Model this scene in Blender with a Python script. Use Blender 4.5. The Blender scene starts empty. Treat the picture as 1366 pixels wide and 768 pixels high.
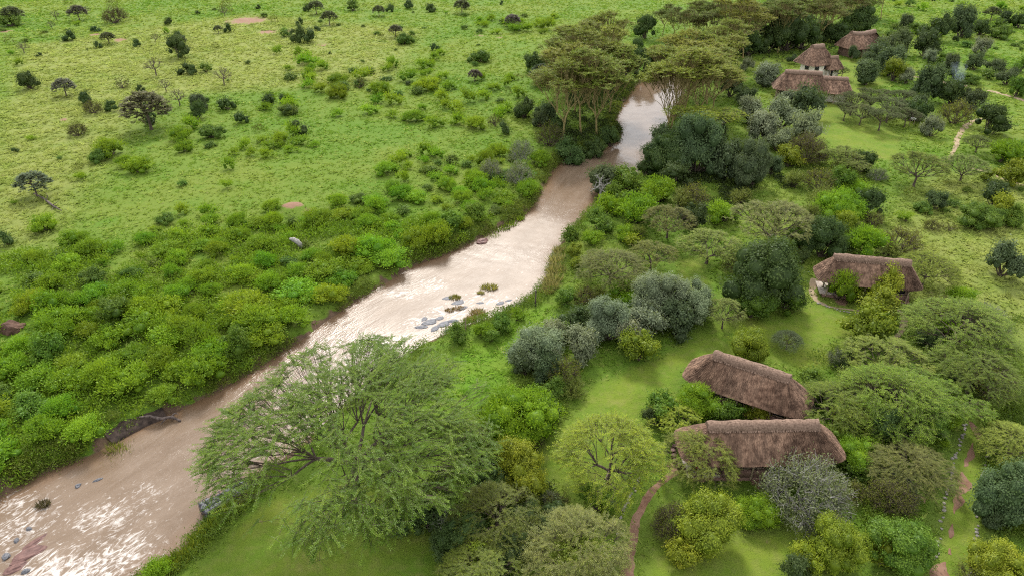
import bpy, math
import numpy as np
from math import radians, pi

# ------------------------------------------------------------------ camera, sky, sun, exposure
SC = bpy.context.scene
COL = SC.collection
F, HC, PITCH = 940.0, 42.0, radians(30.5)      # focal length in photo pixels, drone height, tilt
CP, SP = math.cos(PITCH), math.sin(PITCH)
cd = bpy.data.cameras.new('camera'); cam = bpy.data.objects.new('camera', cd); COL.objects.link(cam)
cd.sensor_width = 36; cd.lens = F / 1366 * 36; cd.clip_start = 0.5; cd.clip_end = 9000
cam.location = (0, 0, HC); cam.rotation_euler = (pi / 2 - PITCH, 0, 0)
SC.camera = cam

SUN_EL, SUN_AZ = radians(44), radians(-3)      # azimuth from +Y (view direction), sun stands ahead of the camera
wd = bpy.data.worlds.new('World'); SC.world = wd; wd.use_nodes = True
nt = wd.node_tree; nt.nodes.clear()
n_out = nt.nodes.new('ShaderNodeOutputWorld'); n_bg = nt.nodes.new('ShaderNodeBackground')
n_sky = nt.nodes.new('ShaderNodeTexSky'); n_sky.sky_type = 'NISHITA'; n_sky.sun_disc = False
n_sky.sun_elevation = SUN_EL; n_sky.sun_rotation = SUN_AZ; n_sky.air_density = 1.0; n_sky.dust_density = 2.0
n_tc = nt.nodes.new('ShaderNodeTexCoord'); n_no = nt.nodes.new('ShaderNodeTexNoise')
n_no.inputs['Scale'].default_value = 3.2; n_no.inputs['Detail'].default_value = 5
n_mr = nt.nodes.new('ShaderNodeMapRange'); n_mr.inputs['From Min'].default_value = .35; n_mr.inputs['From Max'].default_value = .6
n_mr.inputs['To Min'].default_value = .45; n_mr.inputs['To Max'].default_value = .95
n_mx = nt.nodes.new('ShaderNodeMix'); n_mx.data_type = 'RGBA'
n_mx.inputs['B'].default_value = (12, 12, 12, 1)          # bright cloud cover
nt.links.new(n_tc.outputs['Generated'], n_no.inputs['Vector']); nt.links.new(n_no.outputs['Fac'], n_mr.inputs['Value'])
nt.links.new(n_mr.outputs['Result'], n_mx.inputs['Factor']); nt.links.new(n_sky.outputs['Color'], n_mx.inputs['A'])
nt.links.new(n_mx.outputs['Result'], n_bg.inputs['Color']); n_bg.inputs['Strength'].default_value = 0.115
nt.links.new(n_bg.outputs['Background'], n_out.inputs['Surface'])
sl = bpy.data.lights.new('sun', 'SUN'); sl.energy = 3.3; sl.angle = radians(10); sl.color = (1, .95, .87)
sun = bpy.data.objects.new('sun', sl); COL.objects.link(sun)
sun.rotation_euler = (-(pi / 2 - SUN_EL), 0, -SUN_AZ)         # light travels from ahead towards the camera
sun.location = (0, 200, 200)
SC.view_settings.view_transform = 'Standard'; SC.view_settings.look = 'None'
SC.view_settings.exposure = 0.78; SC.view_settings.gamma = 1
SC.render.engine = 'CYCLES'
SC.cycles.use_denoising = False
SC.cycles.filter_width = 1.15; SC.cycles.sample_clamp_direct = 5; SC.cycles.sample_clamp_indirect = 3
SC.cycles.max_bounces = 6; SC.cycles.diffuse_bounces = 3; SC.cycles.glossy_bounces = 2
SC.cycles.transmission_bounces = 4; SC.cycles.transparent_max_bounces = 4; SC.cycles.volume_bounces = 1

# ------------------------------------------------------------------ helpers
RG = np.random.default_rng(11)

def at(px, py, z=0.0):
    """photo pixel -> point of the place on the level z"""
    xc, yc = (px - 683) / F, (384 - py) / F
    d = np.array([xc, CP + yc * SP, -SP + yc * CP])
    return np.array([0, 0, HC]) + d * (z - HC) / d[2]

def mpp(px, py, z=0.0):
    """metres per photo pixel there"""
    yc = (384 - py) / F
    return (HC - z) / (SP - yc * CP) / F

_T = np.random.default_rng(5).random((256, 256))
def vnoise(x, y):
    xi = np.floor(x).astype(int); yi = np.floor(y).astype(int)
    fx = x - xi; fy = y - yi
    fx = fx * fx * (3 - 2 * fx); fy = fy * fy * (3 - 2 * fy)
    a = _T[xi % 256, yi % 256]; b = _T[(xi + 1) % 256, yi % 256]
    c = _T[xi % 256, (yi + 1) % 256]; d = _T[(xi + 1) % 256, (yi + 1) % 256]
    return (a * (1 - fx) + b * fx) * (1 - fy) + (c * (1 - fx) + d * fx) * fy
def fbm(x, y, s, o=4, k=0):
    v = 0; a = .5; t = 0
    for i in range(o):
        v = v + a * vnoise(np.asarray(x) * s + 17.3 * i + k * 31.7, np.asarray(y) * s + 9.1 * i + k * 12.9); t += a; a *= .5; s *= 2.03
    return v / t
def sstep(a, b, x):
    t = np.clip((np.asarray(x, float) - a) / (b - a), 0, 1); return t * t * (3 - 2 * t)

def smooth_line(pts, n=10):
    P = np.array(pts, float); P = np.vstack([2 * P[0] - P[1], P, 2 * P[-1] - P[-2]]); out = []
    for i in range(1, len(P) - 2):
        for t in np.arange(n) / n:
            a, b, c, d = P[i - 1], P[i], P[i + 1], P[i + 2]
            out.append(.5 * ((2 * b) + (c - a) * t + (2 * a - 5 * b + 4 * c - d) * t * t + (3 * b - a - 3 * c + d) * t ** 3))
    out.append(P[-2]); return np.array(out)
def line_dist(x, y, L):
    """distance to a polyline, arclength of the nearest point and which side"""
    x = np.ravel(x); y = np.ravel(y)
    best = np.full(x.shape, 1e9); bs = np.zeros(x.shape); side = np.zeros(x.shape); s0 = 0
    for i in range(len(L) - 1):
        ax, ay = L[i][:2]; dx, dy = L[i + 1][0] - ax, L[i + 1][1] - ay; l2 = dx * dx + dy * dy
        if l2 < 1e-9: continue
        t = np.clip(((x - ax) * dx + (y - ay) * dy) / l2, 0, 1)
        d = np.hypot(x - ax - t * dx, y - ay - t * dy); m = d < best
        best[m] = d[m]; bs[m] = s0 + t[m] * math.sqrt(l2); side[m] = np.sign((dx * (y - ay) - dy * (x - ax))[m]); s0 += math.sqrt(l2)
    return best, bs, side
def in_poly(x, y, P):
    x = np.ravel(x); y = np.ravel(y); ins = np.zeros(x.shape, bool); n = len(P)
    for i in range(n):
        x1, y1 = P[i][:2]; x2, y2 = P[(i + 1) % n][:2]
        if y1 == y2: continue
        m = ((y1 > y) != (y2 > y)) & (x < (x2 - x1) * (y - y1) / (y2 - y1) + x1); ins ^= m
    return ins
def poly_px(pts, z=0.0): return np.array([at(a, b, z)[:2] for a, b in pts])

class MB:
    """collects verts and faces (any n-gon size), one mesh object in the end"""
    def __init__(s): s.V = []; s.F = []; s.M = []; s.R = []; s.n = 0
    def add(s, V, Fc, mat=0, rnd=None):
        V = np.asarray(V, float).reshape(-1, 3); Fc = np.asarray(Fc, int)
        if len(Fc) == 0: return
        s.V.append(V); s.F.append(Fc + s.n); s.n += len(V); s.M.append(np.full(len(Fc), mat)); 
        s.R.append(np.full(len(Fc), .5) if rnd is None else np.broadcast_to(np.asarray(rnd, float), (len(Fc),)))
    def mesh(s, name, mats, smooth=False, attrs=None):
        me = bpy.data.meshes.new(name)
        V = np.vstack(s.V); me.vertices.add(len(V)); me.vertices.foreach_set('co', V.ravel())
        tot = np.concatenate([np.full(len(f), f.shape[1]) for f in s.F]); loops = np.concatenate([f.ravel() for f in s.F])
        me.loops.add(len(loops)); me.loops.foreach_set('vertex_index', loops.astype(np.int32))
        me.polygons.add(len(tot)); st = np.concatenate([[0], np.cumsum(tot)[:-1]])
        me.polygons.foreach_set('loop_start', st.astype(np.int32)); me.polygons.foreach_set('loop_total', tot.astype(np.int32))
        me.polygons.foreach_set('material_index', np.concatenate(s.M).astype(np.int32))
        if smooth: me.polygons.foreach_set('use_smooth', np.ones(len(tot), bool))
        a = me.attributes.new('rnd', 'FLOAT', 'FACE'); a.data.foreach_set('value', np.concatenate(s.R).astype(np.float32))
        for k, v in (attrs or {}).items():
            a = me.attributes.new(k, 'FLOAT', 'POINT'); a.data.foreach_set('value', np.asarray(v, np.float32))
        for m in mats: me.materials.append(m)
        me.update(calc_edges=True); return me
    # shapes
    def box(s, c, size, rz=0, mat=0, rnd=None):
        c = np.array(c, float); h = np.array(size, float) / 2
        V = np.array([[x, y, z] for x in (-1, 1) for y in (-1, 1) for z in (-1, 1)], float) * h
        co, si = math.cos(rz), math.sin(rz); V = V @ np.array([[co, si, 0], [-si, co, 0], [0, 0, 1]]) + c
        s.add(V, [[0, 1, 3, 2], [4, 6, 7, 5], [0, 4, 5, 1], [2, 3, 7, 6], [0, 2, 6, 4], [1, 5, 7, 3]], mat, rnd)
    def segs(s, P0, P1, r0, r1, n=4, mat=0, rnd=None):
        P0 = np.atleast_2d(P0).astype(float); P1 = np.atleast_2d(P1).astype(float); m = len(P0)
        if m == 0: return
        r0 = np.broadcast_to(np.asarray(r0, float), (m,)); r1 = np.broadcast_to(np.asarray(r1, float), (m,))
        D = P1 - P0; D = D / (np.linalg.norm(D, axis=1, keepdims=True) + 1e-9)
        up = np.where(np.abs(D[:, 2:3]) > .9, [[1., 0, 0]], [[0, 0, 1.]])
        A = np.cross(D, up); A /= np.linalg.norm(A, axis=1, keepdims=True) + 1e-9; B = np.cross(D, A)
        ang = np.arange(n) * 2 * pi / n
        ring = np.cos(ang)[None, :, None] * A[:, None] + np.sin(ang)[None, :, None] * B[:, None]
        V = np.concatenate([P0[:, None] + ring * r0[:, None, None], P1[:, None] + ring * r1[:, None, None]], 1)
        base = (np.arange(m) * 2 * n)[:, None, None]; i = np.arange(n); j = (i + 1) % n
        Q = base + np.stack([i, j, j + n, i + n], 1)[None]
        s.add(V.reshape(-1, 3), Q.reshape(-1, 4), mat, rnd)
    def tube(s, P, r, n=6, mat=0, rnd=None, cap=True):
        P = np.asarray(P, float); m = len(P); r = np.broadcast_to(np.asarray(r, float), (m,))
        D = np.gradient(P, axis=0); D /= np.linalg.norm(D, axis=1, keepdims=True) + 1e-9
        ref = np.array([.3, .9, .1]); A = np.cross(D, ref); A /= np.linalg.norm(A, axis=1, keepdims=True) + 1e-9; B = np.cross(D, A)
        ang = np.arange(n) * 2 * pi / n
        V = P[:, None] + (np.cos(ang)[None, :, None] * A[:, None] + np.sin(ang)[None, :, None] * B[:, None]) * r[:, None, None]
        i = np.arange(n); j = (i + 1) % n
        Q = np.concatenate([np.stack([k * n + i, k * n + j, (k + 1) * n + j, (k + 1) * n + i], 1) for k in range(m - 1)])
        s.add(V.reshape(-1, 3), Q, mat, rnd)
        if cap: s.add(np.concatenate([V[0], V[-1]]), [list(range(n))[::-1], list(range(n, 2 * n))], mat, rnd)
    def leaves(s, P, D, N, L, Wd, mat=0, rnd=None):
        m = len(P)
        if m == 0: return
        D = D / (np.linalg.norm(D, axis=1, keepdims=True) + 1e-9); S = np.cross(D, N); S /= np.linalg.norm(S, axis=1, keepdims=True) + 1e-9
        L = np.broadcast_to(np.asarray(L, float), (m,))[:, None]; Wd = np.broadcast_to(np.asarray(Wd, float), (m,))[:, None]
        V = np.stack([P, P + D * L * .45 + S * Wd * .5, P + D * L, P + D * L * .45 - S * Wd * .5], 1)
        s.add(V.reshape(-1, 3), np.arange(m * 4).reshape(-1, 4), mat, rnd)

def obj(name, me, parent=None, loc=None, rz=0, scale=None, color=None, label=None, cat=None, group=None, kind=None):
    o = bpy.data.objects.new(name, me); COL.objects.link(o)
    if parent: o.parent = parent
    if loc is not None: o.location = tuple(float(v) for v in loc)
    if rz: o.rotation_euler = (0, 0, rz)
    if scale is not None: o.scale = scale if hasattr(scale, '__len__') else (scale,) * 3
    if color is not None: o.color = (*color[:3], 1)
    for k, v in (('label', label), ('category', cat), ('group', group), ('kind', kind)):
        if v: o[k] = v
    return o

# ------------------------------------------------------------------ materials
def new_mat(name):
    m = bpy.data.materials.new(name); m.use_nodes = True; m.node_tree.nodes.clear(); return m, m.node_tree
def N(t, typ, **kw):
    n = t.nodes.new(typ)
    for k, v in kw.items():
        if k in n.inputs: n.inputs[k].default_value = v
        else: setattr(n, k, v)
    return n
def noise(t, vec, scale, detail=3, rough=.55):
    n = N(t, 'ShaderNodeTexNoise', Scale=scale, Detail=detail, Roughness=rough)
    if vec is not None: t.links.new(vec, n.inputs['Vector'])
    return n.outputs['Fac']
def rng(t, v, a, b, c=0., d=1.):
    n = N(t, 'ShaderNodeMapRange'); t.links.new(v, n.inputs['Value'])
    for k, x in (('From Min', a), ('From Max', b), ('To Min', c), ('To Max', d)): n.inputs[k].default_value = x
    return n.outputs['Result']
def mix(t, f, a, b, mode='MIX'):
    n = N(t, 'ShaderNodeMix', data_type='RGBA', blend_type=mode)
    for k, v in (('Factor', f), ('A', a), ('B', b)):
        if isinstance(v, (int, float)): n.inputs[k].default_value = v
        elif isinstance(v, tuple): n.inputs[k].default_value = (*v[:3], 1)
        else: t.links.new(v, n.inputs[k])
    return n.outputs['Result']
def math_(t, op, a, b=None):
    n = N(t, 'ShaderNodeMath', operation=op)
    for i, v in enumerate((a, b)):
        if v is None: continue
        if isinstance(v, (int, float)): n.inputs[i].default_value = v
        else: t.links.new(v, n.inputs[i])
    return n.outputs[0]
def attr(t, name): return N(t, 'ShaderNodeAttribute', attribute_name=name).outputs['Fac']
def princ(t, col, rough=.8, bump=None, bstr=.5, bdist=.1, spec=.3):
    p = N(t, 'ShaderNodeBsdfPrincipled', Roughness=rough); p.inputs['Specular IOR Level'].default_value = spec
    if isinstance(col, tuple): p.inputs['Base Color'].default_value = (*col, 1)
    else: t.links.new(col, p.inputs['Base Color'])
    if bump is not None:
        b = N(t, 'ShaderNodeBump', Strength=bstr, Distance=bdist); t.links.new(bump, b.inputs['Height']); t.links.new(b.outputs[0], p.inputs['Normal'])
    o = N(t, 'ShaderNodeOutputMaterial'); t.links.new(p.outputs[0], o.inputs['Surface']); return p

def leaf_mat(name, trans=.3, spread=.42, white=0.0):
    m, t = new_mat(name)
    oi = N(t, 'ShaderNodeObjectInfo'); r = attr(t, 'rnd')
    v = rng(t, r, 0, 1, 1 - spread, 1 + spread); v2 = rng(t, oi.outputs['Random'], 0, 1, .85, 1.15)
    c = mix(t, 1.0, oi.outputs['Color'], (1, 1, 1), 'MULTIPLY')
    hs = N(t, 'ShaderNodeHueSaturation'); t.links.new(c, hs.inputs['Color']); t.links.new(math_(t, 'MULTIPLY', v, v2), hs.inputs['Value'])
    t.links.new(rng(t, r, 0, 1, .52, .482), hs.inputs['Hue'])
    d = N(t, 'ShaderNodeBsdfDiffuse'); tr = N(t, 'ShaderNodeBsdfTranslucent'); t.links.new(hs.outputs[0], d.inputs['Color'])
    tc = mix(t, 1.0, hs.outputs[0], (1.15, 1.2, .6), 'MULTIPLY'); t.links.new(tc, tr.inputs['Color'])
    ms = N(t, 'ShaderNodeMixShader', Fac=trans); t.links.new(d.outputs[0], ms.inputs[1]); t.links.new(tr.outputs[0], ms.inputs[2])
    g = N(t, 'ShaderNodeBsdfGlossy', Roughness=.45, Color=(.9, .95, 1, 1)); m2 = N(t, 'ShaderNodeMixShader', Fac=.008)
    t.links.new(ms.outputs[0], m2.inputs[1]); t.links.new(g.outputs[0], m2.inputs[2])
    o = N(t, 'ShaderNodeOutputMaterial'); t.links.new(m2.outputs[0], o.inputs['Surface']); return m
LEAF = leaf_mat('leaf')
def plain_mat(name, c1, c2, scale, rough=.85, bstr=.5, bdist=.05, detail=4, stretch=None, spec=.25):
    m, t = new_mat(name); tc = N(t, 'ShaderNodeTexCoord').outputs['Object']
    if stretch:
        mp = N(t, 'ShaderNodeMapping', Scale=stretch); t.links.new(tc, mp.inputs['Vector']); tc = mp.outputs[0]
    n = noise(t, tc, scale, detail); r = attr(t, 'rnd')
    c = mix(t, rng(t, n, .35, .65), c1, c2); c = mix(t, 1.0, c, (1, 1, 1), 'MULTIPLY')
    hs = N(t, 'ShaderNodeHueSaturation'); t.links.new(c, hs.inputs['Color']); t.links.new(rng(t, r, 0, 1, .65, 1.35), hs.inputs['Value'])
    princ(t, hs.outputs[0], rough, n, bstr, bdist, spec); return m
BARK = plain_mat('bark', (.055, .04, .03), (.11, .085, .065), 6, stretch=(1, 1, .3))
FEVER = plain_mat('fever_bark', (.17, .135, .05), (.27, .22, .09), 3, stretch=(1, 1, .4))
PALE = plain_mat('pale_twig', (.15, .14, .125), (.28, .27, .25), 5)
DARKW = plain_mat('dead_wood', (.04, .03, .026), (.11, .085, .075), 5, stretch=(1, 1, .4))
THATCH = plain_mat('thatch', (.055, .031, .02), (.115, .068, .046), 5, .9, .8, .04, 6)
STRAW = plain_mat('straw', (.085, .048, .031), (.22, .137, .092), 2.0, .85, .2, .02)
RIDGE = plain_mat('ridge_thatch', (.095, .06, .042), (.2, .135, .1), 7, .9, .7, .04, 6)
ROCK = plain_mat('rock', (.05, .052, .06), (.15, .152, .168), 2.2, .6, .7, .12, 7)
REDROCK = plain_mat('red_rock', (.07, .034, .03), (.15, .082, .07), 2.2, .55, .7, .12, 7)
STONE = plain_mat('kerb_stone', (.13, .115, .095), (.3, .28, .25), 4, .85, .6, .05, 6)
WOOD = plain_mat('pole_wood', (.2, .15, .1), (.34, .27, .19), 5, .8, .4, .02, stretch=(1, 1, .2))
CANVAS = plain_mat('tent_canvas', (.10, .062, .052), (.15, .095, .08), 2, .9, .3, .05)
BRICK = plain_mat('rough_wall', (.15, .085, .07), (.24, .15, .12), 4, .9, .8, .06, 6)
WHITEW = plain_mat('white_wall', (.62, .56, .47), (.78, .73, .66), 1.5, .9, .4, .03, 5)
SCREEN = plain_mat('window_screen', (.012, .014, .022), (.025, .028, .04), 3, .25, .0, .01, spec=.5)
FLOORM = plain_mat('porch_floor', (.3, .25, .21), (.44, .38, .33), 2, .8, .4, .02)
REDC = plain_mat('red_cloth', (.45, .02, .03), (.6, .05, .05), 4, .8, .1, .01)
WHITEP = plain_mat('white_board', (.75, .75, .75), (.82, .82, .8), 3, .6, 0, .01)
EARTH = plain_mat('red_earth', (.06, .032, .024), (.12, .07, .05), 1.5, .95, .8, .1, 7)
SOIL = plain_mat('dark_soil', (.02, .014, .012), (.055, .038, .03), 1.7, .95, .9, .15, 7)
PATHM = plain_mat('path_earth', (.125, .066, .042), (.215, .13, .09), .9, .95, .6, .05, 7)
SANDM = plain_mat('path_sand', (.19, .14, .085), (.3, .23, .15), .7, .95, .6, .05, 7)
WIRE = plain_mat('wire', (.05, .05, .06), (.08, .08, .1), 5)

# ------------------------------------------------------------------ river course
WZ = -0.9
LEFT = [(-420, 930), (-130, 742), (0, 664), (60, 632), (125, 606), (165, 580), (215, 557), (250, 543), (330, 500), (400, 455), (470, 405), (520, 376), (560, 352), (600, 338),
        (640, 318), (675, 300), (705, 283), (722, 258), (735, 232), (755, 214), (785, 204), (818, 194), (830, 180), (822, 160), (836, 132), (852, 112), (878, 98), (905, 91), (940, 85), (985, 72)]
RIGHT = [(-200, 1050), (60, 862), (180, 772), (235, 735), (270, 702), (300, 672), (350, 630), (420, 575), (480, 522), (540, 472), (600, 441), (645, 425), (690, 407), (716, 386), (736, 346),
         (750, 320), (772, 294), (800, 264), (816, 247), (850, 234), (868, 205), (884, 175), (902, 140), (918, 116), (930, 102), (950, 94), (987, 74)]
LB = smooth_line([at(a, b, WZ)[:2] for a, b in LEFT]); RB = smooth_line([at(a, b, WZ)[:2] for a, b in RIGHT])
def resamp(L, n):
    s = np.concatenate([[0], np.cumsum(np.hypot(*np.diff(L, axis=0).T))]); t = np.linspace(0, s[-1], n)
    return np.stack([np.interp(t, s, L[:, 0]), np.interp(t, s, L[:, 1])], 1)
CL = .5 * (resamp(LB, 120) + resamp(RB, 120))
RPOLY = np.vstack([LB, RB[::-1]])
LBc, RBc = LB[::3], RB[::3]
def river_sd(x, y):
    dl = line_dist(x, y, LBc)[0]; dr = line_dist(x, y, RBc)[0]; ins = in_poly(x, y, RPOLY)
    d = np.minimum(dl, dr); return np.where(ins, -d, d), dl < dr
def ground_z(x, y):
    x = np.asarray(x, float); shp = x.shape; x = x.ravel(); y = np.asarray(y, float).ravel()
    sd, left = river_sd(x, y); wob = (fbm(x, y, .5, 3) - .5) * 1.2
    z = np.where(sd < 0, WZ - .12 - 1.2 * sstep(0, 2.5, -sd), 0)
    wdt = np.where(left, 1.5, 2.8); z = np.where(sd >= 0, WZ - .12 + (.12 - WZ) * sstep(-.2, 1, (sd + wob * .4) / wdt), z)
    z = z + (fbm(x, y, .05, 4, 3) - .5) * .9 * sstep(0, 8, sd) + (fbm(x, y, .45, 3, 4) - .5) * .22 * sstep(0, 2, sd)
    for (cx, cy), r, h in MOUNDS: z = z + h * np.exp(-((x - cx) ** 2 + (y - cy) ** 2) / (r * r))
    return z.reshape(shp)
MOUNDS = [(at(392, 282)[:2], 2.4, .9)]
def gz(p): return float(ground_z(np.array([p[0]]), np.array([p[1]]))[0])

# zones of the ground, as places in the world
LAWNS = [poly_px(p) for p in (
    [(250, 790), (310, 707), (370, 655), (480, 640), (560, 690), (620, 790)],
    [(700, 602), (770, 560), (800, 508), (870, 482), (930, 450), (985, 420), (1075, 405), (1150, 418), (1140, 470), (1070, 495), (1000, 470), (905, 490), (895, 530), (850, 570), (800, 640), (725, 640)],
    [(1060, 200), (1085, 130), (1100, 95), (1140, 70), (1190, 85), (1200, 105), (1130, 130), (1200, 180), (1200, 215), (1120, 205)],
    [(900, 385), (905, 350), (935, 345), (945, 380), (920, 395)],
    [(920, 92), (1000, 84), (1060, 76), (1064, 84), (1010, 96), (940, 100)],
    [(1240, 800), (1258, 720), (1270, 650), (1283, 600), (1292, 556), (1318, 552), (1322, 600), (1311, 650), (1304, 720), (1296, 800)],
    [(850, 790), (870, 720), (1000, 715), (1075, 710), (1070, 790)])]
LUSH = [poly_px(p) for p in ([(545, 520), (640, 447), (722, 402), (742, 420), (700, 480), (655, 545), (590, 575)],)]
DRY = [poly_px(p) for p in ([(1190, 400), (1190, 300), (1230, 230), (1400, 230), (1420, 480), (1330, 440)], [(900, 800), (900, 725), (1010, 715), (1080, 720), (1060, 800)],
                            [(30, 60), (330, 20), (560, 40), (520, 110), (200, 130), (60, 330), (-60, 330)], [(1240, 800), (1258, 720), (1270, 650), (1283, 600), (1292, 556), (1318, 552), (1322, 600), (1311, 650), (1304, 720), (1296, 800)])]
DIRT = [(330, 28, 55, 1), (357, 43, 26, 1), (385, 42, 22, .8), (8, 42, 16, 1), (127, 46, 13, 1.2), (160, 53, 17, 1.2), (86, 160, 12, .9), (389, 281, 26, 1.5), (416, 286, 18, 1.2),
        (430, 60, 24, .6), (640, 48, 16, .7), (668, 50, 10, .8), (1095, 378, 24, 1), (1120, 402, 24, .9), (1170, 408, 20, .8), (1330, 440, 20, .5), (1225, 660, 24, .6), (760, 505, 16, .5), (900, 625, 24, .8), (1010, 640, 30, .9)]
def zones(x, y):
    x = np.ravel(x); y = np.ravel(y); w = (fbm(x, y, .25, 3, 9) - .5) * 2.5
    def soft(polys, e):
        f = np.zeros(x.shape)
        for P in polys:
            d = line_dist(x, y, np.vstack([P, P[:1]]))[0]; d = np.where(in_poly(x, y, P), d, -d); f = np.maximum(f, sstep(-e, e, d + w * .5))
        return f
    dirt = np.zeros(x.shape)
    for px, py, wpx, k in DIRT:
        c = at(px, py); r = wpx * .5 * mpp(px, py); dirt = np.maximum(dirt, k * np.exp(-(((x - c[0]) / r) ** 2 + ((y - c[1]) / r) ** 2)))
    return soft(LAWNS, .8), soft(LUSH, 1.5), soft(DRY, 5.), dirt

# ------------------------------------------------------------------ ground sheet
def halfw(y): return (np.maximum(y, 12) * CP + HC * SP) * 683 / F * 1.1 + 4
def build_ground():
    ys = np.concatenate([[-900, -300, -80, -10, 10], 20 * (330 / 20) ** np.linspace(0, 1, 430), [370, 450, 650, 1200, 2500, 5000]])
    us = np.linspace(-1, 1, 440); ext = np.array([12, 45, 150, 600, 2500, 6000.])
    X = []; Y = []
    for y in ys:
        h = halfw(y); X.append(np.concatenate([-h - ext[::-1], us * h, h + ext])); Y.append(np.full(len(us) + 12, y))
    X = np.array(X); Y = np.array(Y); nr, nc = X.shape
    Z = ground_z(X, Y); lawn, lush, dry, dirt = zones(X, Y); sd, left = river_sd(X, Y)
    mud = sstep(1.1, .1, sd + (fbm(X.ravel(), Y.ravel(), .9, 3, 2) - .5) * 2.0)
    i = np.arange(nr - 1)[:, None] * nc + np.arange(nc - 1)[None]; i = i.ravel()
    b = MB(); b.add(np.stack([X, Y, Z], -1).reshape(-1, 3), np.stack([i, i + 1, i + nc + 1, i + nc], 1))
    me = b.mesh('ground', [GROUND], True, dict(lawn=lawn, lush=lush, dry=dry, dirt=dirt, mud=mud))
    obj('ground', me, kind='structure')

def grass_colour(t, tc, fine=True):
    lawn, lush, dry = attr(t, 'lawn'), attr(t, 'lush'), attr(t, 'dry')
    big = noise(t, tc, .035, 4); mid = noise(t, tc, .22, 4); sm = noise(t, tc, 1.3, 4)
    c = mix(t, rng(t, big, .38, .62), (.074, .136, .014), (.112, .152, .022))
    c = mix(t, rng(t, mid, .5, .75), c, (.075, .14, .014))
    c = mix(t, math_(t, 'MULTIPLY', rng(t, sm, .55, .75), .4), c, (.17, .175, .05))
    c = mix(t, math_(t, 'MULTIPLY', dry, rng(t, mid, .25, .6, .3, .85)), c, (.175, .19, .052))
    c = mix(t, lawn, c, mix(t, math_(t, 'MULTIPLY', rng(t, sm, .45, .8), .6), mix(t, rng(t, mid, .3, .7), (.078, .14, .013), (.132, .168, .02)), (.16, .165, .045)))
    c = mix(t, lush, c, mix(t, rng(t, mid, .3, .7), (.075, .16, .013), (.11, .17, .018))); return c
def ground_mat():
    m, t = new_mat('grassland'); tc = N(t, 'ShaderNodeTexCoord').outputs['Object']
    c = grass_colour(t, tc); f1 = noise(t, tc, 2.6, 6, .7); f2 = noise(t, tc, 9, 5, .7)
    rough = math_(t, 'SUBTRACT', 1.0, math_(t, 'MULTIPLY', attr(t, 'lawn'), .45))
    c = mix(t, math_(t, 'MULTIPLY', rng(t, f1, .5, .68), math_(t, 'MULTIPLY', rough, .35)), c, (.06, .095, .02))
    c = mix(t, math_(t, 'MULTIPLY', rng(t, f2, .48, .7), .22), c, (.05, .085, .017))
    worn = math_(t, 'MULTIPLY', rng(t, noise(t, tc, .11, 6, .72), .6, .72), math_(t, 'MULTIPLY', attr(t, 'lawn'), .45)); c = mix(t, worn, c, (.2, .17, .075))
    dn = math_(t, 'ADD', attr(t, 'dirt'), rng(t, noise(t, tc, .55, 6, .75), .3, .7, -.5, .5))
    soil = mix(t, noise(t, tc, .3, 3), (.165, .085, .055), (.235, .16, .115))
    c = mix(t, rng(t, dn, .38, .62), c, soil)
    mud = math_(t, 'ADD', attr(t, 'mud'), rng(t, f1, 0, 1, -.3, .3))
    c = mix(t, rng(t, mud, .35, .7), c, mix(t, noise(t, tc, 1.1, 4), (.05, .032, .022), (.15, .1, .065)))
    h = math_(t, 'ADD', f1, math_(t, 'MULTIPLY', f2, .5))
    princ(t, c, .95, h, .8, .18, .1); return m
GROUND = ground_mat()
build_ground()

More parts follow.
